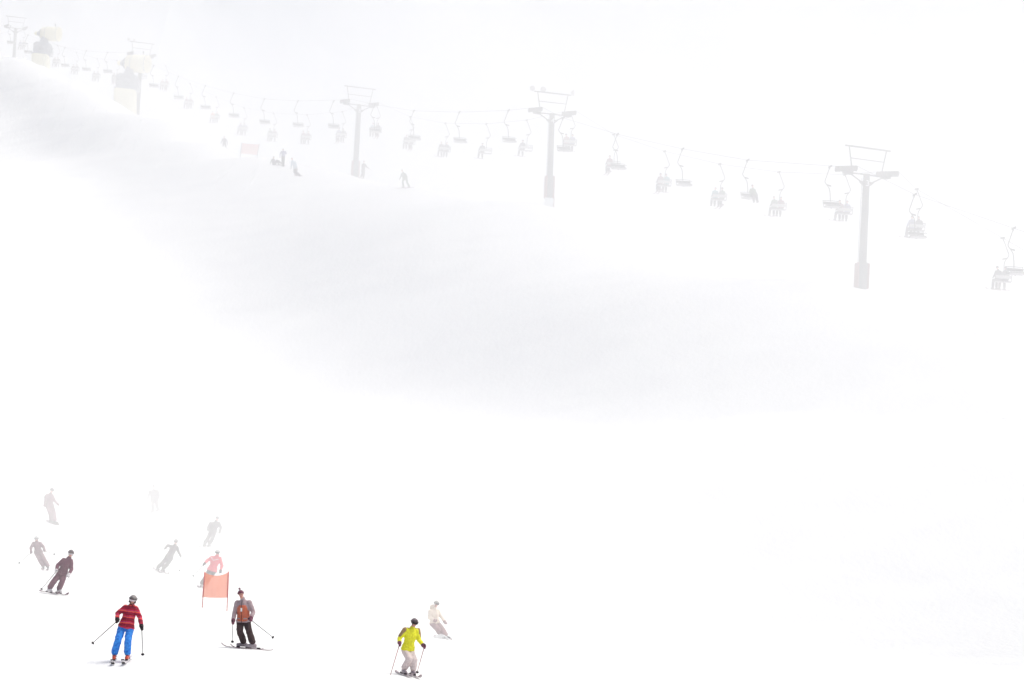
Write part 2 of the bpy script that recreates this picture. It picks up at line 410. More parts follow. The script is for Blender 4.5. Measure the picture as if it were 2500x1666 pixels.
p = on_line(2480, 790); CON.append(p)
for X, Y, z in [(-300, 60, 6), (300, 60, 6), (-300, 300, 55), (300, 300, 20), (-300, 700, 95), (300, 700, 20), (0, 900, 40), (0, -60, -4), (-250, -60, -4), (250, -60, -4)]:
    CON.append(Vector((X, Y, z)))
LAM = np.array([2e-4] * len(CON) + [6e-3] * len(SOFT)); CON += SOFT
P = np.array([(p.x, p.y) for p in CON]) / 100.0
Zc = np.array([p.z for p in CON])
def tps(r2): return 0.5 * r2 * np.log(np.maximum(r2, 1e-12))
D2 = ((P[:, None, :] - P[None, :, :]) ** 2).sum(-1)
n = len(P)
A = np.zeros((n + 3, n + 3)); A[:n, :n] = tps(D2) + np.diag(LAM)
A[:n, n] = 1; A[:n, n + 1:] = P; A[n, :n] = 1; A[n + 1:, :n] = P.T
W = np.linalg.solve(A, np.concatenate([Zc, np.zeros(3)]))
def ground_np(X, Y):
    q = np.stack([X, Y], -1) / 100.0
    r2 = ((q[:, None, :] - P[None, :, :]) ** 2).sum(-1)
    z = tps(r2) @ W[:n] + W[n] + q @ W[n + 1:]
    return np.clip(z, -30, 130)
def ground(x, y): return float(ground_np(np.array([x]), np.array([y]))[0])

def axis_pts(segs):
    out = []
    for a, b, st in segs: out += list(np.arange(a, b, st))
    out.append(segs[-1][1]); return np.array(out)
gx = axis_pts([(-480, -160, 16), (-160, -60, 4), (-60, 60, 1.0), (60, 160, 4), (160, 480, 16)])
gy = axis_pts([(-80, 40, 8), (40, 70, 2), (70, 215, 0.8), (215, 480, 2.5), (480, 620, 8), (620, 980, 20)])
GX, GY = np.meshgrid(gx, gy)
GZ = ground_np(GX.ravel(), GY.ravel())
rz = np.array([noise.noise((x * .35, y * .22, 0)) * .035 + noise.noise((x * 1.1, y * .5, 4)) * .012 if 40 < y < 480 and abs(x) < 160 else 0 for x, y in zip(GX.ravel(), GY.ravel())])
GZ = GZ + rz - 0.01
nx, ny = len(gx), len(gy)
sv = np.stack([GX.ravel(), GY.ravel(), GZ], -1)
idx = np.arange(nx * ny).reshape(ny, nx)
sf = np.stack([idx[:-1, :-1], idx[:-1, 1:], idx[1:, 1:], idx[1:, :-1]], -1).reshape(-1, 4)
me = bpy.data.meshes.new('snow_slope')
me.from_pydata(sv.tolist(), [], sf.tolist())
me.polygons.foreach_set('use_smooth', [True] * len(me.polygons))
snow = bpy.data.materials.new('snow'); snow.use_nodes = True
N = snow.node_tree.nodes; L = snow.node_tree.links; b = N['Principled BSDF']
b.inputs['Roughness'].default_value = .75; b.inputs['Specular IOR Level'].default_value = .15
tc = N.new('ShaderNodeTexCoord')
n1 = N.new('ShaderNodeTexNoise'); n1.inputs['Scale'].default_value = .25; n1.inputs['Detail'].default_value = 5
L.new(tc.outputs['Object'], n1.inputs['Vector'])
rp = N.new('ShaderNodeValToRGB'); rp.color_ramp.elements[0].color = (.76, .768, .780, 1); rp.color_ramp.elements[1].color = (.81, .818, .824, 1)
rp.color_ramp.elements[0].position = .3; rp.color_ramp.elements[1].position = .7
L.new(n1.outputs['Fac'], rp.inputs['Fac']); L.new(rp.outputs['Color'], b.inputs['Base Color'])
mp = N.new('ShaderNodeMapping'); mp.inputs['Scale'].default_value = (1.2, .35, 1); mp.inputs['Rotation'].default_value = (0, 0, .5)
L.new(tc.outputs['Object'], mp.inputs['Vector'])
n2 = N.new('ShaderNodeTexNoise'); n2.inputs['Scale'].default_value = 2.2; n2.inputs['Detail'].default_value = 8; n2.inputs['Roughness'].default_value = .6
L.new(mp.outputs[0], n2.inputs['Vector'])
bp = N.new('ShaderNodeBump'); bp.inputs['Strength'].default_value = .7; bp.inputs['Distance'].default_value = .10
L.new(n2.outputs['Fac'], bp.inputs['Height']); L.new(bp.outputs['Normal'], b.inputs['Normal'])
me.materials.append(snow)
so = bpy.data.objects.new('snow_slope', me); col.objects.link(so)
tag(so, 'white snow covered ski slope rising into the fog', 'snow', kind='structure')

# ------------------------------------------------------------------ air: thin haze all round, and the bank of fog lying on the slope
def volume(name, dens, aniso, colr=(1, 1, 1)):
    m = bpy.data.materials.new(name); m.use_nodes = True
    N = m.node_tree.nodes; N.clear()
    v = N.new('ShaderNodeVolumePrincipled'); v.inputs['Density'].default_value = dens
    v.inputs['Anisotropy'].default_value = aniso; v.inputs['Color'].default_value = (*colr, 1)
    o = N.new('ShaderNodeOutputMaterial'); m.node_tree.links.new(v.outputs[0], o.inputs['Volume'])
    return m
hb = MB(); hb.box((0, 450, 110), (485, 0, 0), (0, 535, 0), (0, 0, 145))
ho = hb.obj('haze', volume('thin_haze', .00012, .3), smooth=False)
tag(ho, 'thin pale haze in the air over the whole slope', 'haze', kind='stuff')

FOG_D = .0158
W0, W1 = Vector((16.5, 153)), Vector((-68, 446))         # front of the tall bank, in plan
wd = (W1 - W0).normalized(); wn = Vector((wd.y, -wd.x))  # wn points to the right / behind
fx = axis_pts([(-420, -130, 20), (-130, 70, 4), (70, 420, 20)])
fy = axis_pts([(90, 120, 2), (120, 460, 5), (460, 940, 30)])
FX, FY = np.meshgrid(fx, fy)
g = ground_np(FX.ravel(), FY.ravel())
X_, Y_ = FX.ravel(), FY.ravel()
def sstep(t): t = np.clip(t, 0, 1); return t * t * (3 - 2 * t)
wob = np.array([noise.noise((x * .03, y * .02, 9)) + .5 * noise.noise((x * .09, y * .06, 2)) for x, y in zip(X_, Y_)])
back = (X_ - LORG.x) * LPERP.x + (Y_ - LORG.y) * LPERP.y          # metres behind the lift line
low = g - 3 + (12 + 1.5 * wob + 7 * sstep((-back - 35) / 40) * sstep((Y_ - 150) / 60) - 8 * sstep((Y_ - 250) / 170)) * sstep((Y_ + 2 * wob - 101) / 11)
v_ = (X_ - W0.x) * wn.x + (Y_ - W0.y) * wn.y + 1.5 * wob
top = low + (27 + 5 * wob) * sstep((v_ + 4) / 8)
top = top + (g - 4 - top) * sstep((back - 90 + 10 * wob) / 40)      # the bank thins out behind the ridge
nx2, ny2 = len(fx), len(fy)
tv = np.stack([X_, Y_, top], -1); bv = np.stack([X_, Y_, np.full_like(X_, -32.0)], -1)
ii = np.arange(nx2 * ny2).reshape(ny2, nx2); off = nx2 * ny2
q = np.stack([ii[:-1, :-1], ii[:-1, 1:], ii[1:, 1:], ii[1:, :-1]], -1).reshape(-1, 4)
faces = q.tolist() + (q[:, ::-1] + off).tolist()
loop = list(ii[0, :]) + list(ii[1:, -1]) + list(ii[-1, -2::-1]) + list(ii[-2:0:-1, 0])
for k in range(len(loop)):
    a_, b_ = int(loop[k]), int(loop[(k + 1) % len(loop)])
    faces.append((b_, a_, a_ + off, b_ + off))
me = bpy.data.meshes.new('fog_bank'); me.from_pydata(np.concatenate([tv, bv]).tolist(), [], faces)
me.materials.append(volume('dense_fog', FOG_D, 0.0))
fo = bpy.data.objects.new('fog_bank', me); col.objects.link(fo)
tag(fo, 'dense white fog lying on the slope and round the chairlift', 'fog', kind='stuff')

# ------------------------------------------------------------------ people
PENDING = []                                             # (object, voxel, smooth iterations, wrinkle amplitude)
def rough_obj(mb, name, m, parent, voxel, smooth=4, wrinkle=0.0):
    o = mb.obj(name, m, parent)
    md = o.modifiers.new('r', 'REMESH'); md.mode = 'VOXEL'; md.voxel_size = voxel; md.use_smooth_shade = True
    s = o.modifiers.new('s', 'SMOOTH'); s.factor = .5; s.iterations = smooth
    PENDING.append((o, wrinkle))
    return o
def settle():
    """turn the joined volumes into single continuous surfaces"""
    bpy.context.view_layer.update()
    dg = bpy.context.evaluated_depsgraph_get()
    res = [(o, bpy.data.meshes.new_from_object(o.evaluated_get(dg)), w) for o, w in PENDING]
    olds = []
    for o, m_, w in res:
        old = o.data; o.modifiers.clear()
        m_.name = o.name
        mats = [x for x in old.materials]
        o.data = m_
        if len(m_.materials) == 0:
            for x in mats: m_.materials.append(x)
        if w > 0:
            ph = random.random() * 50
            nv_ = len(m_.vertices); co = np.empty(nv_ * 3, np.float32); m_.vertices.foreach_get('co', co); co = co.reshape(-1, 3)
            nr = np.empty(nv_ * 3, np.float32); m_.vertices.foreach_get('normal', nr); nr = nr.reshape(-1, 3)
            d_ = np.array([noise.noise((p[0] * 8 + ph, p[1] * 8, p[2] * 13)) + .6 * noise.noise((p[0] * 24, p[1] * 24 + ph, p[2] * 34)) for p in co.tolist()], np.float32)
            m_.vertices.foreach_set('co', (co + nr * (d_ * w)[:, None]).ravel())
        m_.polygons.foreach_set('use_smooth', [True] * len(m_.polygons))
        m_.update()
        olds.append(old)
    bpy.data.batch_remove(olds)
    PENDING.clear()

def ering(c, r, f, w, d, n=20):
    return [c + r * (math.cos(2 * math.pi * i / n) * w) + f * (math.sin(2 * math.pi * i / n) * d) for i in range(n)]

def glove(parent, p, fdir, axis, m, k, voxel=.007):
    """closed gloved hand: palm, four fingers wrapped round the pole axis, thumb at the side"""
    mb = MB(); a = Vector(axis).normalized(); f = (fdir - a * fdir.dot(a)).normalized(); s = a.cross(f).normalized()
    p = Vector(p)
    mb.box(p - f * .022 * k + s * .022 * k, a * .048 * k, s * .016 * k, f * .040 * k, .012)
    for i, L_ in enumerate((1.0, 1.12, 1.05, .85)):
        o = p + a * (.036 - .024 * i) * k
        pts = []
        for t in (100, 60, 10, -45, -95, -140):
            t = math.radians(t); pts.append(o + (f * math.cos(t) + s * math.sin(t)) * .030 * k * (1 if t > -1.5 else .9))
        mb.tube(pts[:4 + (L_ > .9) + (L_ > 1.1)], .0145 * k, 8)
    pts = [p + a * .040 * k - f * .03 * k, p + a * .058 * k - f * .005 * k - s * .02 * k, p + a * .045 * k + f * .022 * k - s * .03 * k]
    mb.tube(pts, .015 * k, 8)
    return rough_obj(mb, 'glove', m, parent, voxel * k, 2)

def ski_mesh(mb, tip, tail, up, w=.05, th=.012):
    """a ski as a shaped plank from tail to tip with a turned up shovel"""
    tip, tail = Vector(tip), Vector(tail); d = tip - tail; L_ = d.length; d.normalize()
    s = d.cross(up).normalized(); u = s.cross(d).normalized()
    rings = []
    for t, ww, h in ((0, .5, .03), (.03, .9, .012), (.12, .95, 0), (.45, .72, .008), (.78, .95, 0), (.88, 1.1, .012), (.95, .95, .05), (.985, .6, .085), (1.0, .2, .10)):
        c = tail + d * L_ * t + u * h
        rings.append([c + s * w * ww + u * th * .2, c + s * w * ww * .9 + u * th, c - s * w * ww * .9 + u * th, c - s * w * ww + u * th * .2, c - s * w * ww, c + s * w * ww])
    mb.loft(rings)

def person(J, fw, k, m, root, low=False, head='helmet', o=None, voxel=None, skis=(), board=None, soles=None):
    """J: joints in root space. One continuous body; clothing, boots and skis are its parts."""
    o = o or {}
    vox = voxel or (.022 if low else .0135)
    mj, mt, mh, mg, mbt, ms, mp_ = [M[q] for q in m]
    g = {n_: Vector(v) for n_, v in J.items()}
    H, Nn, sL, sR, eL, eR, hL, hR, pL, pR, kL, kR, aL, aR = [g[q] for q in ('H', 'N', 'sL', 'sR', 'eL', 'eR', 'hL', 'hR', 'pL', 'pR', 'kL', 'kR', 'aL', 'aR')]
    fw = Vector(fw).normalized()
    pc = (pL + pR) / 2; sc = (sL + sR) / 2
    up = (sc - pc).normalized()
    rs = (sR - sL); rs = (rs - up * rs.dot(up)).normalized()
    fs = rs.cross(up).normalized()
    if fs.dot(fw) < 0: fs = -fs
    rp_ = (pR - pL); rp_ = (rp_ - up * rp_.dot(up)).normalized() if (rp_ - up * rp_.dot(up)).length > .02 else rs
    fp = rp_.cross(up).normalized()
    if fp.dot(fw) < 0: fp = -fp
    sw = max((sR - sL).length / 2, .15 * k)
    hw = max((pR - pL).length / 2, .07 * k)
    # bare body ------------------------------------------------------------
    hu = (H - Nn); hu = (hu.normalized() * .75 + Vector((0, 0, 1)) * .25).normalized()
    ff = (fw - hu * fw.dot(hu)).normalized(); hr = ff.cross(hu).normalized()
    kk = k; k = k * .86                                   # head size
    B = MB()
    B.ellipsoid(H + hu * .02 * k - ff * .008 * k, (hr * .078 * k, ff * .098 * k, hu * .105 * k))
    B.ellipsoid(H - hu * .055 * k + ff * .030 * k, (hr * .058 * k, ff * .062 * k, hu * .062 * k))
    B.capsule(H + ff * .092 * k + hu * .008 * k, H + ff * .112 * k - hu * .024 * k, .010 * k, .015 * k, 8)
    B.capsule(H + ff * .080 * k + hu * .03 * k - hr * .035 * k, H + ff * .080 * k + hu * .03 * k + hr * .035 * k, .014 * k, .014 * k, 8)
    for sgn in (-1, 1):
        B.ellipsoid(H + hr * sgn * .080 * k - ff * .01 * k, (hr * .012 * k, ff * .022 * k, hu * .032 * k), 8, 6)
    k = kk
    B.capsule(Nn - up * .05 * k, H - hu * .05 * k, .058 * k, .052 * k)
    B.loft([ering(pc - up * .06 * k, rp_, fp, hw + .05 * k, .09 * k), ering(pc + up * .08 * k, rp_, fp, hw + .06 * k, .10 * k),
            ering(pc.lerp(sc, .45), rs, fs, sw * .7, .09 * k), ering(pc.lerp(sc, .8), rs, fs, sw * .9, .10 * k), ering(sc + up * .03 * k, rs, fs, sw * .6, .06 * k)])
    for s_, e_, h_ in ((sL, eL, hL), (sR, eR, hR)):
        B.capsule(s_, e_, .052 * k, .040 * k); B.capsule(e_, h_, .040 * k, .030 * k)
    for p_, k_, a_ in ((pL, kL, aL), (pR, kR, aR)):
        B.capsule(p_, k_, .080 * k, .058 * k); B.capsule(k_, a_, .056 * k, .042 * k)
    rough_obj(B, 'body', M['skin'], root, max(vox, .012) if not low else vox, 3)
    # jacket ---------------------------------------------------------------
    T = MB()
    hem = pc - up * .02 * k
    T.loft([ering(hem - up * .01, rp_, fp, hw + .12 * k, .17 * k), ering(hem + up * .02, rp_, fp, hw + .125 * k, .175 * k), ering(pc + up * .06 * k, rp_, fp, hw + .105 * k, .16 * k), ering(pc.lerp(sc, .42), (rp_ + rs).normalized(), (fp + fs).normalized(), max(sw * .82, hw + .06 * k), .14 * k),
            ering(pc.lerp(sc, .75), rs, fs, sw * .98 + .015 * k, .15 * k), ering(pc.lerp(sc, .93), rs, fs, sw * .95 + .01 * k, .125 * k), ering(sc + up * .055 * k, rs, fs, sw * .55, .085 * k)])
    T.capsule(sc + up * .02 * k, Nn + (H - Nn) * .15, .085 * k, .074 * k)
    if o.get('hood'):
        T.ellipsoid(Nn - ff * .10 * k + up * .02 * k, (rs * .13 * k, fs * .09 * k, up * .12 * k))
    for s_, e_, h_ in ((sL, eL, hL), (sR, eR, hR)):
        T.capsule(Nn - up * .05 * k, s_ - up * .025 * k, .062 * k, .072 * k)
        w_ = e_.lerp(h_, .80)
        T.capsule(s_ - (s_ - sc).normalized() * .02, e_, .085 * k, .066 * k); T.capsule(e_, w_, .068 * k, .054 * k)
    jk = rough_obj(T, 'jacket', mj, root, vox, 5, .010 if not low else 0)
    # trousers -------------------------------------------------------------
    T = MB(); wide = 1.25 if o.get('baggy') else 1.1
    T.loft([ering(pc - up * .12 * k, rp_, fp, hw + .05 * k, .10 * k), ering(pc - up * .05 * k, rp_, fp, hw + .078 * k, .125 * k), ering(pc + up * .08 * k, rp_, fp, hw + .07 * k, .12 * k)])
    for p_, k_, a_ in ((pL, kL, aL), (pR, kR, aR)):
        T.capsule(p_ - up * .03 * k, k_, .098 * k * wide, .086 * k * wide)
        T.capsule(k_, k_.lerp(a_, .86), .086 * k * wide, .088 * k * wide)
    rough_obj(T, 'trousers', mt, root, vox, 4, .011 if not low else 0)
    # gloves ---------------------------------------------------------------
    for i, (e_, h_) in enumerate(((eL, hL), (eR, hR))):
        ax = o.get('grip', {}).get(i)
        ax = Vector(ax) if ax is not None else (h_ - e_).cross(fw)
        if ax.length < 1e-4: ax = Vector((0, 0, 1))
        if ax.z < 0: ax = -ax
        if low:
            T = MB(); d_ = (h_ - e_).normalized()
            T.capsule(h_ - d_ * .05 * k, h_ + d_ * .03 * k, .045 * k, .05 * k, 8)
            t_ = d_.cross(Vector((0, 0, 1))); t_ = t_.normalized() if t_.length > .01 else Vector((1, 0, 0))
            T.capsule(h_, h_ + t_ * .05 * k + d_ * .02 * k, .02 * k, .016 * k, 6)
            rough_obj(T, 'glove', mg, root, .014, 1)
        else:
            glove(root, h_, (h_ - e_).normalized(), ax, mg, 1.15 * k)
            T = MB(); T.tube([e_.lerp(h_, .70), e_.lerp(h_, .80), h_ - (h_ - e_).normalized() * .02 * k], [.060 * k, .062 * k, .046 * k], 12); T.obj('cuff', mg, root)
    # head gear ------------------------------------------------------------
    k = kk * .86
    Hc = H + hu * .025 * k
    def shell(r, lowf, lows, mm, name, zs=1.0, n=20, rings=8):
        T = MB(); R_ = []
        for q in range(rings + 1):
            ring_ = []
            for i in range(n):
                az = 2 * math.pi * i / n
                c_ = math.cos(az)                               # 1 = front
                lim = math.radians(lowf + (lows - lowf) * (1 - max(0, c_)) ** .7)
                t = .05 + (lim - .05) * q / rings
                ring_.append(Hc + (ff * c_ * 1.12 + hr * math.sin(az)) * math.sin(t) * r + hu * math.cos(t) * r * 1.05 * zs)
            R_.append(ring_)
        inner = [[Hc + (p - Hc) * .93 for p in ring_] for ring_ in R_[::-1]]
        T.loft(R_ + inner)
        return T.obj(name, mm, root)
    if head.startswith('helmet'):
        hl = shell(.118 * k, 68, 112, mh, 'helmet')
        if not low:
            T = MB()
            for sgn in (-1, 0, 1):
                c_ = Hc + hu * .112 * k + hr * sgn * .045 * k - hu * abs(sgn) * .012
                T.capsule(c_ - ff * .03 * k, c_ + ff * .04 * k, .012 * k, .009 * k, 8)
            T.obj('vent', M['strap'], hl)
            T = MB()
            T.tube([H + hr * .085 * k + hu * .0 * k, H + hr * .07 * k - hu * .07 * k + ff * .02 * k, H - hu * .115 * k + ff * .03 * k, H - hr * .07 * k - hu * .07 * k + ff * .02 * k, H - hr * .085 * k], .009 * k, 6)
            T.obj('chin_strap', M['strap'], hl)
    elif head == 'beanie':
        hl = shell(.104 * k, 70, 98, mh, 'knitted_hat', 1.12)
        T = MB(); T.tube([Hc + (ff * math.cos(a) * 1.1 + hr * math.sin(a)) * .104 * k + hu * (.032 + .010 * math.cos(a)) * k for a in [2 * math.pi * i / 24 for i in range(25)]], .012 * k, 8)
        if not low:
            T.obj('hat_brim', mh, hl)
            T = MB(); c_ = Hc + hu * .165 * k
            for q in range(26):
                d_ = Vector((random.uniform(-1, 1), random.uniform(-1, 1), random.uniform(-1, 1))).normalized()
                T.capsule(c_, c_ + d_ * .034 * k, .014 * k, .009 * k, 6)
            T.obj('pompom', mh, hl)
    if head == 'helmet_goggles' or (head == 'helmet' and not low):
        mask = Hc + hu * -.018 * k
        T = MB(); ro = []
        for q in range(13):
            a = math.radians(-62 + 124 * q / 12); c_ = mask + (ff * math.cos(a) * 1.12 + hr * math.sin(a)) * .108 * k
            nrm = (ff * math.cos(a) + hr * math.sin(a)).normalized()
            hh = .036 * k * (1 - .25 * (abs(a) / 1.1) ** 3)
            ro.append([c_ + hu * hh + nrm * .004, c_ + hu * hh * .6 + nrm * .016 * k, c_ - hu * hh * .6 + nrm * .016 * k, c_ - hu * hh + nrm * .004, c_ - hu * hh - nrm * .012, c_ + hu * hh - nrm * .012])
        T.loft(ro); gg = T.obj('goggles', M['lens'] if head == 'helmet_goggles' else M['strap'], root)
        T = MB(); T.tube([mask + hu * .036 * k + (ff * math.cos(a) * 1.12 + hr * math.sin(a)) * .124 * k for a in [2 * math.pi * i / 28 for i in range(29)]], .009 * k, 6)
        T.obj('goggle_strap', M['strap'], gg)
    if not low:
        for sgn in (-1, 1):
            T = MB(); T.ellipsoid(H + hu * .012 * k + ff * .090 * k + hr * sgn * .032 * k, (hr * .013 * k, ff * .010 * k, hu * .009 * k), 8, 6); T.obj('eye', M['eye'], root)
        T = MB(); T.ellipsoid(H - hu * .062 * k + ff * .090 * k, (hr * .024 * k, ff * .010 * k, hu * .008 * k), 8, 6); T.obj('mouth', M['lips'], root)
    if o.get('hair'):
        T = MB()
        for sgn in (-1, 1):
            for q in range(5):
                T.tube([H + hr * sgn * (.075 + .006 * q) * k - ff * (.03 - .015 * q) * k, H + hr * sgn * (.088 + .004 * q) * k - hu * .07 * k + ff * .01 * q * k, Nn + rs * sgn * (.070 + .008 * q) * k + fs * (.02 + .02 * q) * k - up * .02 * k], [.012 * k, .016 * k, .006 * k], 6)
        T.obj('hair', M['hair'], root)
    k = kk
    if not low:                                           # front zip and pocket flaps
        ex = .036 if o.get('vest') else 0.0
        T = MB(); T.tube([hem + fp * (.170 + ex * .5) * k, pc + up * .06 * k + fp * (.157 + ex) * k, pc.lerp(sc, .42) + fs * (.142 + ex) * k, pc.lerp(sc, .75) + fs * (.150 + ex) * k, pc.lerp(sc, .93) + fs * (.122 + ex) * k, Nn + fs * .078 * k], .009 * k, 6)
        T.obj('zip', M['strap'] if o.get('vest') else mj, jk)
        for sgn in (-1, 1):
            c_ = pc + up * .09 * k + fp * (.128 + ex) * k + rp_ * sgn * .105 * k
            T = MB(); T.box(c_, (rp_ * .8 - fp * .5 * sgn).normalized() * .055 * k, (fp + rp_ * .6 * sgn).normalized() * .012 * k, up * .016 * k, .005); T.obj('pocket_flap', mj, jk)
    # extras on the jacket --------------------------------------------------
    if o.get('vest'):
        T = MB()
        T.loft([ering(hem + up * .03, rp_, fp, hw + .09 * k, .195 * k), ering(pc + up * .08 * k, rp_, fp, hw + .085 * k, .19 * k), ering(pc.lerp(sc, .42), rs, fs, sw * .92, .185 * k), ering(pc.lerp(sc, .76), rs, fs, sw * .94, .188 * k), ering(pc.lerp(sc, .90), rs, fs, sw * .7, .168 * k)])
        rough_obj(T, 'chest_panel', M[o['vest']], root, vox, 4, .004)
    if o.get('badge'):
        T = MB(); T.box(pc.lerp(sc, .66) + fs * .198 * k + rs * .0, rs * .024, fs * .006, up * .05, .003); T.obj('name_badge', M['white_trim'], root)
    if o.get('yoke'):
        for s_, e_ in ((sL, eL), (sR, eR)):
            T = MB(); T.capsule(s_.lerp(sc, .35) + up * .045 * k, s_ + up * .010 * k + (s_ - sc).normalized() * .006, .045 * k, .079 * k)
            oo = (s_ - sc).normalized()
            T.capsule(s_ + oo * .016 * k + up * .012, s_.lerp(e_, .8) + oo * .012 * k + up * .010, .080 * k, .063 * k)
            rough_obj(T, 'shoulder_panel', M[o['yoke']], root, vox, 3, .004)
    if o.get('chevron'):
        T = MB()
        for sgn in (-1, 1):
            T.tube([pc.lerp(sc, .80) + fs * .166 * k, pc.lerp(sc, .92) + fs * .150 * k + rs * sgn * sw * .55, sc + fs * .11 * k + rs * sgn * sw * .95], .010, 6)
        T.obj('white_chevron', M['white_trim'], root)
    if o.get('pack'):
        T = MB(); T.box(pc.lerp(sc, .62) - fs * .21 * k, rs * .14 * k, fs * .08 * k, up * .22 * k, .05)
        rough_obj(T, 'rucksack', M['charcoal'], root, .018, 3)
    # boots, skis, board -----------------------------------------------------
    for i, (k_, a_) in enumerate(((kL, aL), (kR, aR))):
        T = MB(); fd = soles[i][0]; base = soles[i][1]; un = soles[i][2]
        T.capsule(base + un * .16 * k, base + un * .16 * k + (a_.lerp(k_, .35) - a_) * .9, .064 * k, .072 * k)
        T.capsule(base + un * .075 * k - fd * .06 * k, base + un * .055 * k + fd * .17 * k, .058 * k, .046 * k)
        T.box(base + un * .025 * k + fd * .045 * k, fd * .16 * k, un.cross(fd) * .042 * k, un * .02, .01)
        bt = rough_obj(T, 'boot', mbt, root, .012 if not low else .018, 2)
        if not low:
            for q in (.07, .12, .19):
                T = MB()
                c_ = base + un * q * k + fd * .055 * k * (1 if q < .15 else .6)
                T.box(c_, un.cross(fd) * .05 * k, fd * .012, un * .008, .003)
                T.obj('buckle', M['steel'], bt)
    for i, (tip, tail, un) in enumerate(skis):
        T = MB(); ski_mesh(T, tip, tail, un, .052 if not low else .06, .014 if not low else .02)
        sk = T.obj('ski', ms, root)
        if not low:
            d_ = (tip - tail).normalized(); s_ = d_.cross(un).normalized(); mid = tail.lerp(tip, .47)
            T = MB(); T.box(mid + un * .035 + d_ * .16, d_ * .05, s_ * .035, un * .022, .008); T.obj('binding', M['strap'], sk)
            T = MB(); T.box(mid + un * .035 - d_ * .17, d_ * .05, s_ * .035, un * .025, .008); T.obj('binding', M['strap'], sk)
            if o.get('tips'):
                T = MB(); c_ = tip + un * .075 - d_ * .05
                T.loft([[c_ + d_ * a + s_ * (b_ * .04) + un * h for b_, h in ((-1, a * .9), (1, a * .9), (1, a * .9 + .012), (-1, a * .9 + .012))] for a in (-.09, .0, .055)])
                T.obj('ski_tip', M['ski_black'], sk)
    if board:
        tip, tail, un = board
        T = MB(); d_ = (tip - tail); L_ = d_.length; d_.normalize(); s_ = d_.cross(un).normalized()
        rings = []
        for t, w_, h in ((0, .25, .07), (.03, .7, .04), (.12, 1, .005), (.5, .82, 0), (.88, 1, .005), (.97, .7, .04), (1, .25, .07)):
            c_ = tail + d_ * L_ * t + un * h
            rings.append([c_ + s_ * .14 * w_, c_ + s_ * .135 * w_ + un * .014, c_ - s_ * .135 * w_ + un * .014, c_ - s_ * .14 * w_])
        T.loft(rings); T.obj('snowboard', ms, root)
    return root

def pole(label, hand, tip, m, group='ski poles held by skiers'):
    """held ski pole: the grip in the hand, the basket just above the tip"""
    hand, tip = Vector(hand), Vector(tip)
    d = (tip - hand).normalized(); r = empty('ski_pole', tip)
    def loc(p): return p - tip
    T = MB(); T.tube([loc(hand), loc(hand.lerp(tip, .6)), loc(tip)], [.0105, .0095, .006], 8); T.obj('shaft', m, r)
    T = MB(); T.tube([loc(hand - d * .09), loc(hand - d * .07), loc(hand + d * .06)], [.022, .018, .016], 8); T.obj('grip', M['strap'], r)
    c = tip - d * .06; u = d.orthogonal().normalized(); w = d.cross(u); T = MB()
    T.loft([[loc(c) + (u * math.cos(2 * math.pi * i / 12) + w * math.sin(2 * math.pi * i / 12)) * rr + d * h for i in range(12)] for rr, h in ((.012, -.02), (.04, .0), (.045, .008), (.015, .012))])
    T.obj('basket', M['basket'], r)
    return tag(r, label, 'ski pole', group)

def gnorm(x, y):
    e = .8
    return Vector((-(ground(x + e, y) - ground(x - e, y)) / (2 * e), -(ground(x, y + e) - ground(x, y - e)) / (2 * e), 1)).normalized()
def gp(px, Y, lift=0.0):
    """ground point at depth Y under photo column px"""
    z = 5.0
    for _ in range(6):
        c = Y * CP + (z - CAMZ) * SP
        X = (px - CX) / FPX * c
        z = ground(X, Y)
    return Vector((X, Y, z + lift))

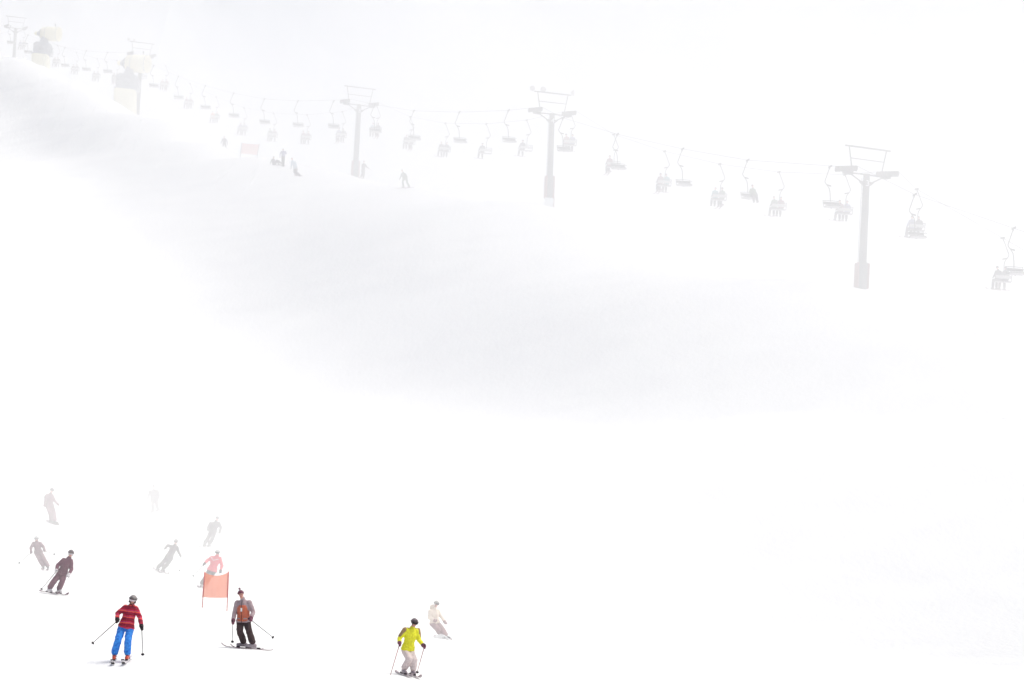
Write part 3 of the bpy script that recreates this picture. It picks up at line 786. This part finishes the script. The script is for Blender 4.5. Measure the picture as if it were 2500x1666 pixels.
for f in FIGS:
    yaw = math.radians(f['yaw']); k = f['k']; Y = f['Y']
    fwd = Vector((math.sin(yaw), -math.cos(yaw), 0)); lat = math.sin(yaw)
    base = gp(f['foot'][0], Y)
    root = empty('person', base)
    dy = dict(H=-.06 * math.cos(yaw), N=0, sL=-.18 * lat, sR=.18 * lat, eL=-.14 * lat, eR=.14 * lat, hL=-.22 * math.cos(yaw) - .1 * lat, hR=-.22 * math.cos(yaw) + .1 * lat,
              pL=.08 * math.cos(yaw) - .1 * lat, pR=.08 * math.cos(yaw) + .1 * lat, kL=-.14 * math.cos(yaw) - .06 * lat, kR=-.14 * math.cos(yaw) + .06 * lat, aL=0, aR=0)
    J = {q: at(v[0], v[1], Y + dy[q]) - base for q, v in f['j'].items()}
    low = f.get('low', False)
    soles = []; skis = []
    if f['skis']:
        for i, (tx, ty, lx, ly) in enumerate(f['skis']):
            tip, tail = gp(tx, Y + ty), gp(lx, Y + ly)
            q = 'aL' if i == 0 else 'aR'
            # slide the ski sideways so that it runs under its boot
            mid = tail.lerp(tip, .47); foot = gp(f['j'][q][0], mid.y)
            sh = foot - mid; sh.z = 0
            tip, tail = tip + sh, tail + sh
            tip.z = ground(tip.x, tip.y); tail.z = ground(tail.x, tail.y)
            d = (tip - tail); d = d.normalized(); mid = tail.lerp(tip, .47)
            L_ = f.get('ski', .82) * k
            tip, tail = mid + d * L_ * 1.03, mid - d * L_ * .93
            un = gnorm(mid.x, mid.y); lift = un * .012
            skis.append((tip - base + lift, tail - base + lift, un))
            soles.append((d, mid - base + lift + un * .035, un))
    elif f.get('board'):
        tx, ty, lx, ly = f['board']
        tip, tail = gp(tx, Y + ty), gp(lx, Y + ly); d = (tip - tail).normalized(); mid = tail.lerp(tip, .5)
        un = gnorm(mid.x, mid.y); lift = un * .012
        tip, tail = mid + d * .76, mid - d * .76
        f['bd'] = (tip - base + lift, tail - base + lift, un)
        s_ = d.cross(un).normalized()
        if s_.dot(fwd) < 0: s_ = -s_
        fd = (s_ * .9 + d * .2).normalized()
        for q, sgn in (('aL', -1), ('aR', 1)):
            side = sgn if d.x > 0 else -sgn
            soles.append((fd, mid + d * .24 * side - base + lift + un * .02, un))
    else:
        for q in ('aL', 'aR'):
            g0 = gp(f['j'][q][0], Y); soles.append((fwd, g0 - base, gnorm(g0.x, g0.y)))
    for i, q in enumerate(('aL', 'aR')):                 # ankles sit in the boots
        J[q] = soles[i][1] + soles[i][2] * .13 * k
    grip = {}
    pol = []
    for pi_, p in enumerate(f['poles']):
        i = 0 if (abs(p[0][0] - f['j']['hL'][0]) < abs(p[0][0] - f['j']['hR'][0])) else 1
        hand = J['hL' if i == 0 else 'hR'] + base
        # find the depth of the tip that gives the pole a real length
        best = None
        for s in range(-22, 23):
            t = at(p[1][0], p[1][1], hand.y + s * .05); e = abs((t - hand).length - 1.05 * k)
            if t.z < ground(t.x, t.y) - .02: e += 3 * (ground(t.x, t.y) - t.z)
            if s < 0 and f['key'] != 'i': e += .12
            if best is None or e < best[0]: best = (e, t)
        grip[i] = hand - best[1]
        side = 'left' if i == 0 else 'right'
        pol.append((hand, best[1], side))
    f2 = dict(f); f2['grip'] = grip
    if f['key'] == 'a': f2['tips'] = True
    person(J, fwd, k, f['m'], root, low, f['head'], f2, None, skis, f.get('bd'), soles)
    tag(root, f['label'], 'person')
    for hand, tip, side in pol:
        pole('ski pole on the %s side of %s' % (side, f['short']), hand, tip, M[f['m'][6]])

# spray thrown up by the snowboard
f = [q for q in FIGS if q['key'] == 'e'][0]
T = MB(); random.seed(3)
for i in range(420):
    a = random.random(); r = random.random() ** .6
    px = rx(RD, 965 + 290 * a); Yq = f['Y'] - .5 + random.uniform(-.5, .4)
    p = gp(px, Yq, .0); h = r * (.05 + .16 * math.sin(math.pi * min(1, a * 1.1)))
    c = p + Vector((0, 0, h)); s = random.uniform(.008, .022)
    T.ellipsoid(c, (Vector((s, 0, 0)), Vector((0, s, 0)), Vector((0, 0, s * .8))), 5, 4)
so2 = T.obj('snow_spray', snow)
tag(so2, 'white snow spray thrown up along the edge of the snowboard behind the yellow skier', 'snow', kind='stuff')

# ------------------------------------------------------------------ slalom gate
gY = 115.0
gate = empty('slalom_gate', gp(rx(RB, 300), gY))
gl = gate.location.copy()
bl, br = gp(rx(RB, 130), gY), gp(rx(RB, 470), gY - .4)
tl, tr = at(rx(RB, 169), ry(RB, 380), gY), at(rx(RB, 491), ry(RB, 378), gY - .4)
for a_, t_ in ((bl, tl), (br, tr)):
    T = MB(); T.tube([a_ - gl - Vector((0, 0, .15)), a_.lerp(t_, .5) - gl, t_ - gl], [.016, .016, .013], 10); p_ = T.obj('pole', M['gate'], gate)
    T = MB(); T.capsule(t_ - gl, t_ - gl + Vector((0, 0, .02)), .018, .012, 8); T.obj('pole_cap', M['gate'], p_)
flag_m = bpy.data.materials.new('orange_mesh_fabric'); flag_m.use_nodes = True
N = flag_m.node_tree.nodes; L = flag_m.node_tree.links; b = N['Principled BSDF']
b.inputs['Base Color'].default_value = (.88, .30, .16, 1); b.inputs['Roughness'].default_value = .8
tr_ = N.new('ShaderNodeBsdfTransparent'); tl_ = N.new('ShaderNodeBsdfTranslucent'); tl_.inputs['Color'].default_value = (.92, .36, .2, 1)
m1 = N.new('ShaderNodeMixShader'); m1.inputs[0].default_value = .5; m2 = N.new('ShaderNodeMixShader'); m2.inputs[0].default_value = .42
L.new(b.outputs[0], m1.inputs[1]); L.new(tl_.outputs[0], m1.inputs[2]); L.new(m1.outputs[0], m2.inputs[1]); L.new(tr_.outputs[0], m2.inputs[2])
L.new(m2.outputs[0], N['Material Output'].inputs['Surface'])
T = MB(); nu, nv = 24, 14; vs_ = []
b0, b1 = bl.lerp(tl, .285), br.lerp(tr, .34)
for side in (0, 1):
    for j in range(nv + 1):
        for i in range(nu + 1):
            u, v = i / nu, j / nv
            A_, B_ = tl.lerp(b0, v), tr.lerp(b1, v)
            p = A_.lerp(B_, u)
            sag = 4 * u * (1 - u)
            p.z -= sag * (.115 * (1 - v) ** 1.3 + .015 * v)
            p.y += .05 * sag * math.sin(v * 2.6) + .012 * math.sin(u * 17 + v * 3) * sag + side * .003
            vs_.append(p - gl)
fs_ = []; s0 = (nu + 1) * (nv + 1)
for j in range(nv):
    for i in range(nu):
        q0 = j * (nu + 1) + i
        fs_.append((q0, q0 + 1, q0 + nu + 2, q0 + nu + 1)); fs_.append((s0 + q0 + nu + 1, s0 + q0 + nu + 2, s0 + q0 + 1, s0 + q0))
rim = [i for i in range(nu + 1)] + [(j + 1) * (nu + 1) - 1 for j in range(1, nv + 1)] + [nv * (nu + 1) + i for i in range(nu - 1, -1, -1)] + [j * (nu + 1) for j in range(nv - 1, 0, -1)]
for i in range(len(rim)):
    a_, b_ = rim[i], rim[(i + 1) % len(rim)]; fs_.append((b_, a_, a_ + s0, b_ + s0))
T.add(vs_, fs_); T.obj('flag', flag_m, gate)
for A_, B_ in ((tl, b0), (tr, b1)):
    T = MB(); T.tube([A_ - gl, B_ - gl], .024, 10); T.obj('sleeve', M['gate'], gate)
tag(gate, 'orange mesh slalom gate flag between two red poles behind the bobble hat skier', 'gate')

# coral safety net on the ridge
nY = 368.0
net = empty('safety_net', gp(610, nY)); nl = net.location.copy()
c4 = [at(591, 350.5, nY), at(633, 354, nY + .3), at(628, 378, nY + .3), at(587, 374, nY)]
T = MB()
for i in range(17):
    a_, b_ = c4[0].lerp(c4[1], i / 16), c4[3].lerp(c4[2], i / 16)
    T.tube([a_ - nl, b_ - nl], .026, 5)
for j in range(13):
    a_, b_ = c4[0].lerp(c4[3], j / 12), c4[1].lerp(c4[2], j / 12)
    T.tube([a_ - nl, a_.lerp(b_, .5) - nl - Vector((0, 0, .04)), b_ - nl], .022, 5)
T.obj('mesh_panel', M['net_pink'], net)
for a_, b_ in ((c4[0], c4[3]), (c4[1], c4[2])):
    foot = Vector((b_.x, b_.y, ground(b_.x, b_.y) - .1))
    T = MB(); T.tube([a_ - nl + Vector((0, 0, .1)), b_ - nl, foot - nl], .03, 8); T.obj('post', M['galv_dark'], net)
tag(net, 'small coral safety net on posts at the ridge, under the chairs', 'net')

# ------------------------------------------------------------------ lift pylons
def text_mesh(s, size):
    c = bpy.data.curves.new('digit', 'FONT'); c.body = s; c.size = size; c.extrude = .006; c.align_x = 'CENTER'; c.align_y = 'CENTER'
    t = bpy.data.objects.new('digit', c); col.objects.link(t)
    bpy.context.view_layer.update()
    m_ = bpy.data.meshes.new_from_object(t.evaluated_get(bpy.context.evaluated_depsgraph_get()))
    bpy.data.objects.remove(t); bpy.data.curves.remove(c)
    return m_
SHEAVE = {-1: [], 1: []}
PTOP = []
num = {0: '3', 1: '4', 2: '5'}
pl_lab = ['grey lift pylon numbered 3 with red edged base padding, nearest pylon', 'grey lift pylon numbered 4 with lamps on its top beam',
          'grey lift pylon numbered 5 with slim red padding at its foot', 'grey lift pylon standing behind the larger snow gun', 'faint lift pylon in the top left corner']
for i, (bpx, tpx) in enumerate(PYL):
    bse = on_line(*bpx); d = ray(*tpx)
    top_ = Vector((0, 0, CAMZ)) + d * (bse.y / d.y)
    ax = (top_ - bse).normalized()
    if i >= 3: bse = bse - ax * 9
    else: bse = bse - ax * .4
    root = empty('lift_pylon', bse)
    t0 = top_ - bse
    X = (LPERP - ax * LPERP.dot(ax)).normalized(); Yv = ax.cross(X).normalized()
    if Yv.dot(LDIR) < 0: Yv = -Yv
    hgt = t0.length
    T = MB(); T.tube([Vector((0, 0, 0)), t0 * .5, t0 * .72, t0], [.30, .27, .255, .235], 20); T.obj('column', M['galv'], root)
    T = MB(); T.tube([t0 * .70, t0 * .706], .27, 20); T.tube([t0 * .66, t0 * .666], .275, 20); T.obj('joint_flange', M['galv_dark'], root)
    T = MB()                                              # ladder up the back of the mast
    for sgn in (-1, 1): T.tube([ax * 2.2 + Yv * .42 + X * .18 * sgn, t0 * .97 + Yv * .38 + X * .18 * sgn], .018, 5)
    for q in range(int((hgt - 2.6) / .32)): z = 2.4 + q * .32; T.tube([ax * z + Yv * .42 - X * .18, ax * z + Yv * .42 + X * .18], .013, 5)
    T.obj('ladder', M['galv_dark'], root)
    # base padding
    if i < 3:
        r0 = .42 if i == 0 else .36
        z0, z1 = (.3, 2.15) if i != 1 else (1.0, 3.1)
        T = MB(); T.tube([ax * z0, ax * z1], r0 - .02, 8); pd = T.obj('base_padding', M['pad_grey'], root, smooth=False)
        for sgn in (-1, 1):
            T = MB(); T.box(ax * (z0 + z1) / 2 + X * sgn * r0 * (1.02 if sgn < 0 else .95), X * .055, Yv * .30, ax * (z1 - z0) / 2 * .98, .03); T.obj('pad_edge', M['pad_red'], pd)
        if i == 1:
            T = MB(); T.box(ax * .62 - X * .15 - Yv * .42, X * .42, Yv * .03, ax * .40, .02); T.obj('sign_board', M['sign_white'], root)
            T = MB(); T.tube([X * .36 - Yv * .3, X * .36 - Yv * .3 + ax * 1.15], .05, 8); T.tube([X * .20 - Yv * .3, X * .20 - Yv * .3 + ax * 1.15], .04, 8); T.obj('post_pair', M['pad_red'], root)
    # cross beam, braces
    am = t0 - ax * .05
    T = MB(); T.box(am, X * 1.25, Yv * .06, ax * .045, .01); T.obj('cross_beam', M['galv_dark'], root)
    for sgn in (-1, 1):
        T = MB(); T.tube([t0 - ax * .72 + X * .2 * sgn, t0 - ax * .10 + X * 1.28 * sgn], .05, 8)
        T.loft([[t0 - ax * h + X * w * sgn + Yv * y_ for y_ in (-.05, .05)] + [t0 - ax * h2 + X * w2 * sgn + Yv * y_ for y_ in (.05, -.05)] for h, w, h2, w2 in ((.55, .15, .95, .15), (.55, .55, .62, .55))])
        T.obj('brace', M['galv_dark'], root)
        # lifting frame post
        T = MB(); T.box(t0 + ax * .92 + X * (1.13 + .16) * sgn, X * .032, Yv * .05, (ax * .94 + X * .17 * sgn), .008); T.obj('frame_post', M['galv'], root)
        # rope wheels
        tr0 = t0 + X * GAUGE * sgn + ax * .20
        tilt = (LDIR * .985 + Vector((0, 0, .17))).normalized()
        hgt_ = []
        T = MB(); T.box(tr0 - ax * .14, tilt * 1.7, X * .04, ax * .045, .02); T.box(tr0 - ax * .26, tilt * .5, X * .06, ax * .1, .02)
        for q in (-1.2, -.4, .4, 1.2): T.box(tr0 - ax * .10 + tilt * q, tilt * .30, X * .07, ax * .04, .01)
        tn = T.obj('sheave_frame', M['galv_dark'], root)
        for q in range(8):
            c_ = tr0 + tilt * (-1.62 + q * .463)
            T = MB(); n_ = 14; w3 = tilt.cross(X).normalized()
            T.loft([[c_ + X * h + (tilt * math.cos(2 * math.pi * z / n_) + w3 * math.sin(2 * math.pi * z / n_)) * rr for z in range(n_)] for h, rr in ((-.05, .15), (-.045, .215), (-.02, .18), (.02, .18), (.045, .215), (.05, .15))])
            T.obj('sheave_wheel', M['rubber'], tn, smooth=False)
        SHEAVE[sgn].append((bse + tr0 + ax * .19, tilt))
        # beam end shoe
        T = MB(); T.box(t0 + X * 1.38 * sgn - ax * .08, X * .26, Yv * .12, ax * .11, .02); T.obj('beam_shoe', M['galv_dark'], root)
    T = MB(); T.box(t0 + ax * 1.88, X * 1.78, Yv * .06, ax * .05, .01); T.obj('top_beam', M['galv'], root)
    T = MB(); T.box(t0 + ax * 1.02, X * 1.27, Yv * .035, ax * .028, .008); T.obj('middle_bar', M['galv'], root)
    if i in num:
        tm = text_mesh(num[i], .62); tm.materials.append(M['sign_white'])
        dg_ = bpy.data.objects.new('number', tm); dg_.parent = root; col.objects.link(dg_)
        vd = Vector((-bse.x, -bse.y, 0)); fdv = (vd - ax * vd.dot(ax)).normalized(); fdv = (fdv + X * .35).normalized(); sx = ax.cross(fdv).normalized()
        mw = Matrix((sx, ax, fdv)).transposed().to_4x4(); mw.translation = t0 - ax * .72 + fdv * .262
        dg_.matrix_local = mw
    if i in (1, 3):                                        # flood lamps on the beam
        for x_, rr in ((-1.98, .25), (-.95, .27), (1.95, .27)) if i == 1 else ((-1.95, .22), (-1.15, .18)):
            c_ = t0 + ax * 2.12 + X * x_; T = MB(); dv = Yv * -1
            if x_ > 0: dv = (X - Yv * .6).normalized()
            u_ = dv.orthogonal().normalized(); w3 = dv.cross(u_)
            T.loft([[c_ + dv * h + (u_ * math.cos(2 * math.pi * z / 16) + w3 * math.sin(2 * math.pi * z / 16)) * q for z in range(16)] for h, q in ((-.22, .05), (-.15, rr * .6), (0, rr), (.04, rr * 1.02), (.05, rr * .9))])
            lp = T.obj('flood_lamp', M['seat_pale'], root)
            T = MB(); T.tube([c_ - ax * .24, c_], .03, 6); T.obj('lamp_bracket', M['galv_dark'], lp)
    tag(root, pl_lab[i], 'lift pylon', 'pylons of the chairlift')
    PTOP.append(bse + t0)

# ------------------------------------------------------------------ chairs and riders
UPC = [(2303, 648, 2), (2105, 530, 2), (1940, 492, 2), (1788, 482, 2), (1652, 460, 2), (1525, 427, 2), (1408, 385, 1), (1309, 334, 2), (1208, 347, 1), (1115, 353, 1), (1021, 349, 2), (940, 332, 2), (863, 304, 2),
       (784, 316, 2), (703, 321, 2), (626, 315, 2), (558, 301, 2), (494, 274, 2), (434, 241, 2), (378, 199, 2), (327, 181, 1), (266, 184, 2), (221, 179, 2), (173, 163, 2), (130, 146, 2), (51, 107, 2)]
DNC = [(2335, 630, 0), (2107, 546, 0), (1912, 476, 0), (1722, 456, 3), (1572, 426, 0), (1422, 388, 0), (1297, 347, 0), (1171, 326, 0), (1058, 327, 0), (953, 321, 0), (863, 304, 0), (768, 294, 0), (686, 291, 0), (609, 284, 0),
       (538, 269, 0), (473, 250, 0), (411, 227, 0), (354, 200, 0), (300, 183, 0), (248, 167, 0), (199, 162, 0), (150, 153, 0), (65, 122, 0), (25, 100, 0)]
HL = 2.92                                                  # rope to seat
def make_chair():
    r = empty('lift_chair', (0, 0, 0))
    T = MB(); T.box((0, 0, 0), (.045, 0, 0), (0, .26, .02), (0, 0, .06), .015); T.tube([(0, 0, 0), (.05, 0, -.12), (.06, 0, -.2)], .04, 8); T.obj('grip', M['galv_dark'], r)
    T = MB(); T.tube([(.05, 0, -.1), (.18, 0, -.42), (.32, 0, -.80), (.43, 0, -1.06), (.43, 0, -1.14), (.36, 0, -1.26), (.22, 0, -1.42), (.10, 0, -1.60), (.03, -.05, -1.82), (-.03, -.14, -2.12), (-.07, -.22, -2.50)], .032, 8); T.obj('hanger', M['galv'], r)
    T = MB(); T.box((.12, 0, -1.38), (.17, 0, .035), (0, .035, 0), (0, 0, .045), .01); T.obj('bracket', M['galv_dark'], r)
    cx = -.10
    T = MB(); T.box((cx, -.215, -2.63), (.59, 0, 0), (0, .012, .0), (0, -.03, .105), .01); T.obj('backrest_shell', M['seat_pale'], r)
    T = MB(); T.box((cx, -.18, -2.62), (.56, 0, 0), (0, .018, 0), (0, -.03, .095), .015); T.obj('backrest_pad', M['seat_dark'], r)
    T = MB(); T.box((cx, .06, -2.93), (.58, 0, 0), (0, .25, .03), (0, 0, .022), .012); T.obj('seat_shell', M['seat_pale'], r)
    T = MB(); T.box((cx, .06, -2.885), (.56, 0, 0), (0, .24, .03), (0, 0, .022), .015); T.obj('seat_pad', M['seat_dark'], r)
    for s_ in (-1, 1):
        x = cx + .60 * s_
        T = MB(); T.tube([(x, -.26, -2.42), (x, -.20, -2.62), (x, -.14, -2.90), (x, .02, -2.955), (x, .28, -2.92)], .022, 6); T.obj('side_frame', M['galv_dark'], r)
        T = MB(); T.tube([(x, -.22, -2.60), (x, .10, -2.60), (x, .26, -2.66)], .024, 6); T.obj('armrest', M['galv_dark'], r)
    T = MB(); T.tube([(cx - .6, -.25, -2.44), (cx, -.26, -2.42), (cx + .6, -.25, -2.44)], .024, 6); T.obj('top_rail', M['galv_dark'], r)
    T = MB(); T.tube([(cx, -.14, -2.96), (cx, -.14, -3.02)], .04, 8); T.obj('drain', M['galv_dark'], r)
    return r
def make_rider(kind):
    """seated, facing +y; origin at the middle of the seat surface under the body"""
    r = empty('person', (0, 0, 0)); ln = [0, .05, -.06, .03, .10][kind]; ft = [0, .08, -.05, .12, .02][kind]
    z = .0
    J = dict(H=(.02 * kind - .03, .02 + ln, .86), N=(0, -.02 + ln, .70), sL=(-.185, -.04 + ln * .8, .60), sR=(.185, -.04 + ln * .8, .60),
             eL=(-.25 - .05 * (kind == 3), .02, .36), eR=(.25, .04, .36), hL=(-.20, .30, .28), hR=(.19, .28, .27),
             pL=(-.10, .02, .11), pR=(.10, .02, .11), kL=(-.13 - ft * .4, .44, .10), kR=(.13, .46, .08), aL=(-.14 - ft, .50 - ft * .5, -.34), aR=(.14 + ft * .3, .54, -.36))
    if kind == 3: J['hL'] = (-.34, .12, .18)
    un = Vector((0, -.25 - .15 * (kind % 2), 1)).normalized(); soles = []; skis = []
    for q, a_ in (('aL', -.10), ('aR', .08)):
        d = Vector((a_ - ft * .5, 1, .2 if kind != 2 else -.1)).normalized(); u2 = (Vector((0, 0, 1)) - d * d.z).normalized()
        p = Vector(J[q]) - u2 * .14
        soles.append((d, p, u2)); c = p - u2 * .03
        skis.append((c + d * .86, c - d * .76, u2))
    m = ('charcoal', 'charcoal', 'charcoal', 'black', 'boot_dark', 'ski_plum', 'pole')
    person(J, (0, 1, 0), 1.0, m, r, True, 'beanie' if kind in (1, 4) else 'helmet', {}, .026, skis if kind != 4 else (), None, soles)
    return r
CHAIR = make_chair()
RIDERS = [make_rider(q) for q in range(5)]
settle()

def copy_tree(o, parent=None):
    c = o.copy(); col.objects.link(c); c.parent = parent
    for ch in list(o.children): copy_tree(ch, c)
    return c
ORD = ['first', 'second', 'third', 'fourth', 'fifth', 'sixth', 'seventh', 'eighth', 'ninth', 'tenth', 'eleventh', 'twelfth', 'thirteenth', 'fourteenth', 'fifteenth', 'sixteenth', 'seventeenth', 'eighteenth', 'nineteenth', 'twentieth',
       'twenty-first', 'twenty-second', 'twenty-third', 'twenty-fourth', 'twenty-fifth', 'twenty-sixth']
SC = 2500 / 2353
GRIPS = {-1: [], 1: []}
JC = ['charcoal', 'plum', 'charcoal', 'moss', 'charcoal', 'lavender', 'maroon', 'charcoal', 'teal', 'charcoal', 'rose_grey', 'dusty']
SPECIAL = {(494, 0): 'orange_c', (494, 1): 'moss', (558, 0): 'lavender', (558, 1): 'lavender', (1525, 1): 'teal', (1788, 0): 'moss', (1788, 1): 'maroon', (1309, 1): 'lavender', (1113, 0): 'pale_blue', (863, 0): 'pale_blue', (434, 0): 'plum', (434, 1): 'plum', (703, 1): 'rose_grey'}
CN = {'charcoal': 'charcoal', 'plum': 'plum', 'moss': 'moss green', 'lavender': 'lavender', 'maroon': 'maroon', 'teal': 'teal', 'rose_grey': 'rose grey', 'dusty': 'dusty rose', 'orange_c': 'orange', 'pale_blue': 'pale blue'}
used = {'c': False}; usedr = [False] * 5
def place(lst, side):
    rot = math.atan2(-LDIR.x, LDIR.y) + (math.pi if side < 0 else 0)
    for i, (x, y, occ) in enumerate(lst):
        seat = on_line(x * SC, y * SC, GAUGE * side); grip = seat + Vector((0, 0, HL))
        grip = grip + (LPERP * .1 if side > 0 else -LPERP * .1)
        GRIPS[side].append(grip)
        c = CHAIR if not used['c'] else copy_tree(CHAIR); used['c'] = True
        c.location = grip; c.rotation_euler = (0, 0, rot)
        if side > 0:
            tag(c, 'two seat lift chair carrying %s uphill, %s occupied chair from the right' % ('riders' if occ == 2 else 'one rider', ORD[i]), 'lift chair', 'chairs of the chairlift')
        else:
            tag(c, ('empty two seat lift chair coming down, %s descending chair from the right' if occ == 0 else 'descending two seat lift chair with one rider facing down, %s descending chair from the right') % ORD[i], 'lift chair', 'chairs of the chairlift')
        R = Matrix.Rotation(rot, 3, 'Z')
        seats = {2: (-.28, .28), 1: (-.28,), 3: (-.25,), 0: ()}[occ]
        for s_, xo in enumerate(seats):
            kd = (i * 2 + s_ * 3 + (i % 3)) % 5
            if occ == 3: kd = 4
            src = RIDERS[kd]
            p = copy_tree(src) if usedr[kd] else src; usedr[kd] = True
            p.location = grip + R @ Vector((-.10 + xo, .03, -2.86)); p.rotation_euler = (0, 0, rot)
            cl = SPECIAL.get((x, s_), JC[(i * 5 + s_ * 7) % len(JC)])
            for ch in p.children:
                if ch.name.startswith('jacket'):
                    ch.material_slots[0].link = 'OBJECT'; ch.material_slots[0].material = M[cl]
            cn = CN[cl] if (x, s_) in SPECIAL else 'dark clothes'
            if occ == 3: lab = 'dark clad rider on the descending chair right of pylon 4, facing down the slope'
            elif occ == 1: lab = 'lone rider in %s on the %s occupied chair from the right' % (cn, ORD[i])
            else: lab = '%s of two riders, in %s, on the %s occupied chair from the right' % ('left' if s_ == 0 else 'right', cn, ORD[i])
            tag(p, lab, 'person', 'riders on the chairlift')
place(UPC, 1); place(DNC, -1)
for k_, u_ in enumerate(usedr):
    if not u_:
        for ch in list(RIDERS[k_].children_recursive): bpy.data.objects.remove(ch)
        bpy.data.objects.remove(RIDERS[k_])

for side in (1, -1):
    pts = [(g.y, g) for g in GRIPS[side]]
    ys = [(s.y) for s, t in SHEAVE[side]]
    pts = [(y, g) for y, g in pts if min(abs(y - q) for q in ys) > 4]
    for s, t in SHEAVE[side]: pts += [((s + t * q).y, s + t * q) for q in (-1.7, 0, 1.7)]
    pts.sort(key=lambda q: q[0])
    P_ = [q[1] for q in pts]
    P_ = [P_[0] + (P_[0] - P_[1]).normalized() * 40] + P_ + [P_[-1] + (P_[-1] - P_[-2]).normalized() * 60]
    o_ = P_[0].copy(); T = MB(); T.tube([p - o_ for p in P_], .015, 6)
    c = T.obj('lift_cable', M['galv_dark'], loc=o_)
    tag(c, 'steel haul rope carrying the %s chairs' % ('occupied uphill' if side > 0 else 'empty descending'), 'cable', 'ropes of the chairlift')

# ------------------------------------------------------------------ snow guns on the ridge
def snow_gun(px_base, py_base, Y, px, label):
    """px: pixels per metre at that depth; all measures from the larger gun in the photo, in photo pixels"""
    base = at(px_base, py_base, Y); gz = ground(base.x, base.y)
    r = empty('snow_gun', (base.x, base.y, gz)); b0 = Vector((base.x, base.y, gz))
    def q(x, y, d=0.0): return at(px_base + x * px, py_base + y * px, Y + d) - b0
    drop = Vector((0, 0, -abs(base.z - gz) - 3))
    # padded pedestal
    w = (q(1, 0) - q(0, 0)).length
    T = MB(); c0 = (q(0, -.2) + drop); c1 = q(0, -37)
    rings = []
    for t, ww in ((0, 26), (.97, 26), (1, 24)):
        c = c0.lerp(c1, t); rings.append([c + Vector((a * ww * w, b_ * ww * w, -a * 2.5 * w)) for a, b_ in ((-1, -.7), (-.8, -1), (.8, -1), (1, -.7), (1, .7), (.8, 1), (-.8, 1), (-1, .7))])
    T.loft(rings); pd = T.obj('pedestal_padding', M['pad_yellow'], r, smooth=False)
    T = MB(); T.tube([q(0, -20), q(2, -62)], 7 * w, 14); T.obj('tower', M['galv'], r)
    # platform and machine housing
    T = MB(); T.box(q(4, -39), Vector((30 * w, 0, -2 * w)), Vector((0, 18 * w, 0)), Vector((0, 0, 2.0 * w)), .03); T.obj('platform', M['gun_grey'], r)
    T = MB(); rings = [[q(x0, y0) + Vector((0, d * 14 * w, 0)) for d in (-1, 1)] + [q(x1, y1) + Vector((0, d * 14 * w, 0)) for d in (1, -1)] for x0, y0, x1, y1 in ((-22, -44, -21, -70), (-14, -42, -13, -76), (12, -41, 12, -75), (33, -40, 31, -69), (36, -43, 35, -62))]
    T.loft(rings); hs = T.obj('machine_housing', M['gun_grey'], r, smooth=False)
    T = MB(); T.box(q(4, -60, -14.3 * w), Vector((9 * w, 0, 0)), Vector((0, .02, 0)), Vector((0, 0, 7 * w)), .01); T.obj('hatch', M['gun_grey'], hs)
    T = MB(); rings = [[c + Vector((a * ww * w, b_ * 10 * w, 0)) for a, b_ in ((-1, -1), (1, -1), (1, 1), (-1, 1))] for c, ww in ((q(8, -73), 13), (q(11, -88), 9), (q(13, -96), 7))]
    T.loft(rings); T.obj('yoke', M['gun_grey'], r, smooth=False)
    # drum
    a0, a1 = q(5, -103, 10 * w), q(55, -101, -8 * w)
    ax = (a1 - a0).normalized(); L_ = (a1 - a0).length; u = ax.orthogonal().normalized(); v = ax.cross(u)
    def ring(t, rr): return [a0 + ax * L_ * t + (u * math.cos(2 * math.pi * z / 24) + v * math.sin(2 * math.pi * z / 24)) * rr * w for z in range(24)]
    T = MB(); T.loft([ring(0, 15), ring(.03, 20), ring(.35, 22), ring(.95, 22), ring(1.0, 22), ring(1.0, 19.5), ring(.6, 17), ring(.58, 4)]); T.obj('drum', M['gun_yellow'], r)
    for t in (.3, .97):
        T = MB(); T.tube([Vector(p) for p in ring(t, 22.3)] + [Vector(ring(t, 22.3)[0])], .8 * w, 6); T.obj('hoop', M['gun_grey'], r)
    T = MB(); T.loft([ring(-.02, 5), ring(-.04, 7.5), ring(-.2, 8), ring(-.3, 6)]); T.obj('motor', M['gun_grey'], r)
    T = MB(); T.loft([ring(-.30, 5.5), ring(-.33, 6.5), ring(-.44, 5.5), ring(-.49, 2.5)]); T.obj('motor_cap', M['gun_yellow'], r)
    T = MB()
    for z in range(0, 24, 2): T.tube([ring(0, 16)[z], ring(-.1, 14)[z], ring(-.17, 8)[z]], .5 * w, 5)
    T.tube([Vector(p) for p in ring(-.12, 12.5)] + [Vector(ring(-.12, 12.5)[0])], .5 * w, 5); T.obj('fan_guard', M['galv_dark'], r)
    T = MB(); T.tube([q(44, -122), q(44, -129)], .9 * w, 6); T.capsule(q(44, -129.5), q(44, -131.5), 2 * w, 1.6 * w, 8); T.obj('beacon', M['galv_dark'], r)
    tag(r, label, 'snow gun', 'fan snow guns on the ridge')
snow_gun(306, 258, 438, 1.0, 'larger yellow fan snow gun on padded base, in front of the fourth pylon')
snow_gun(100, 165, 485, .80, 'smaller yellow fan snow gun on padded base in the top left')
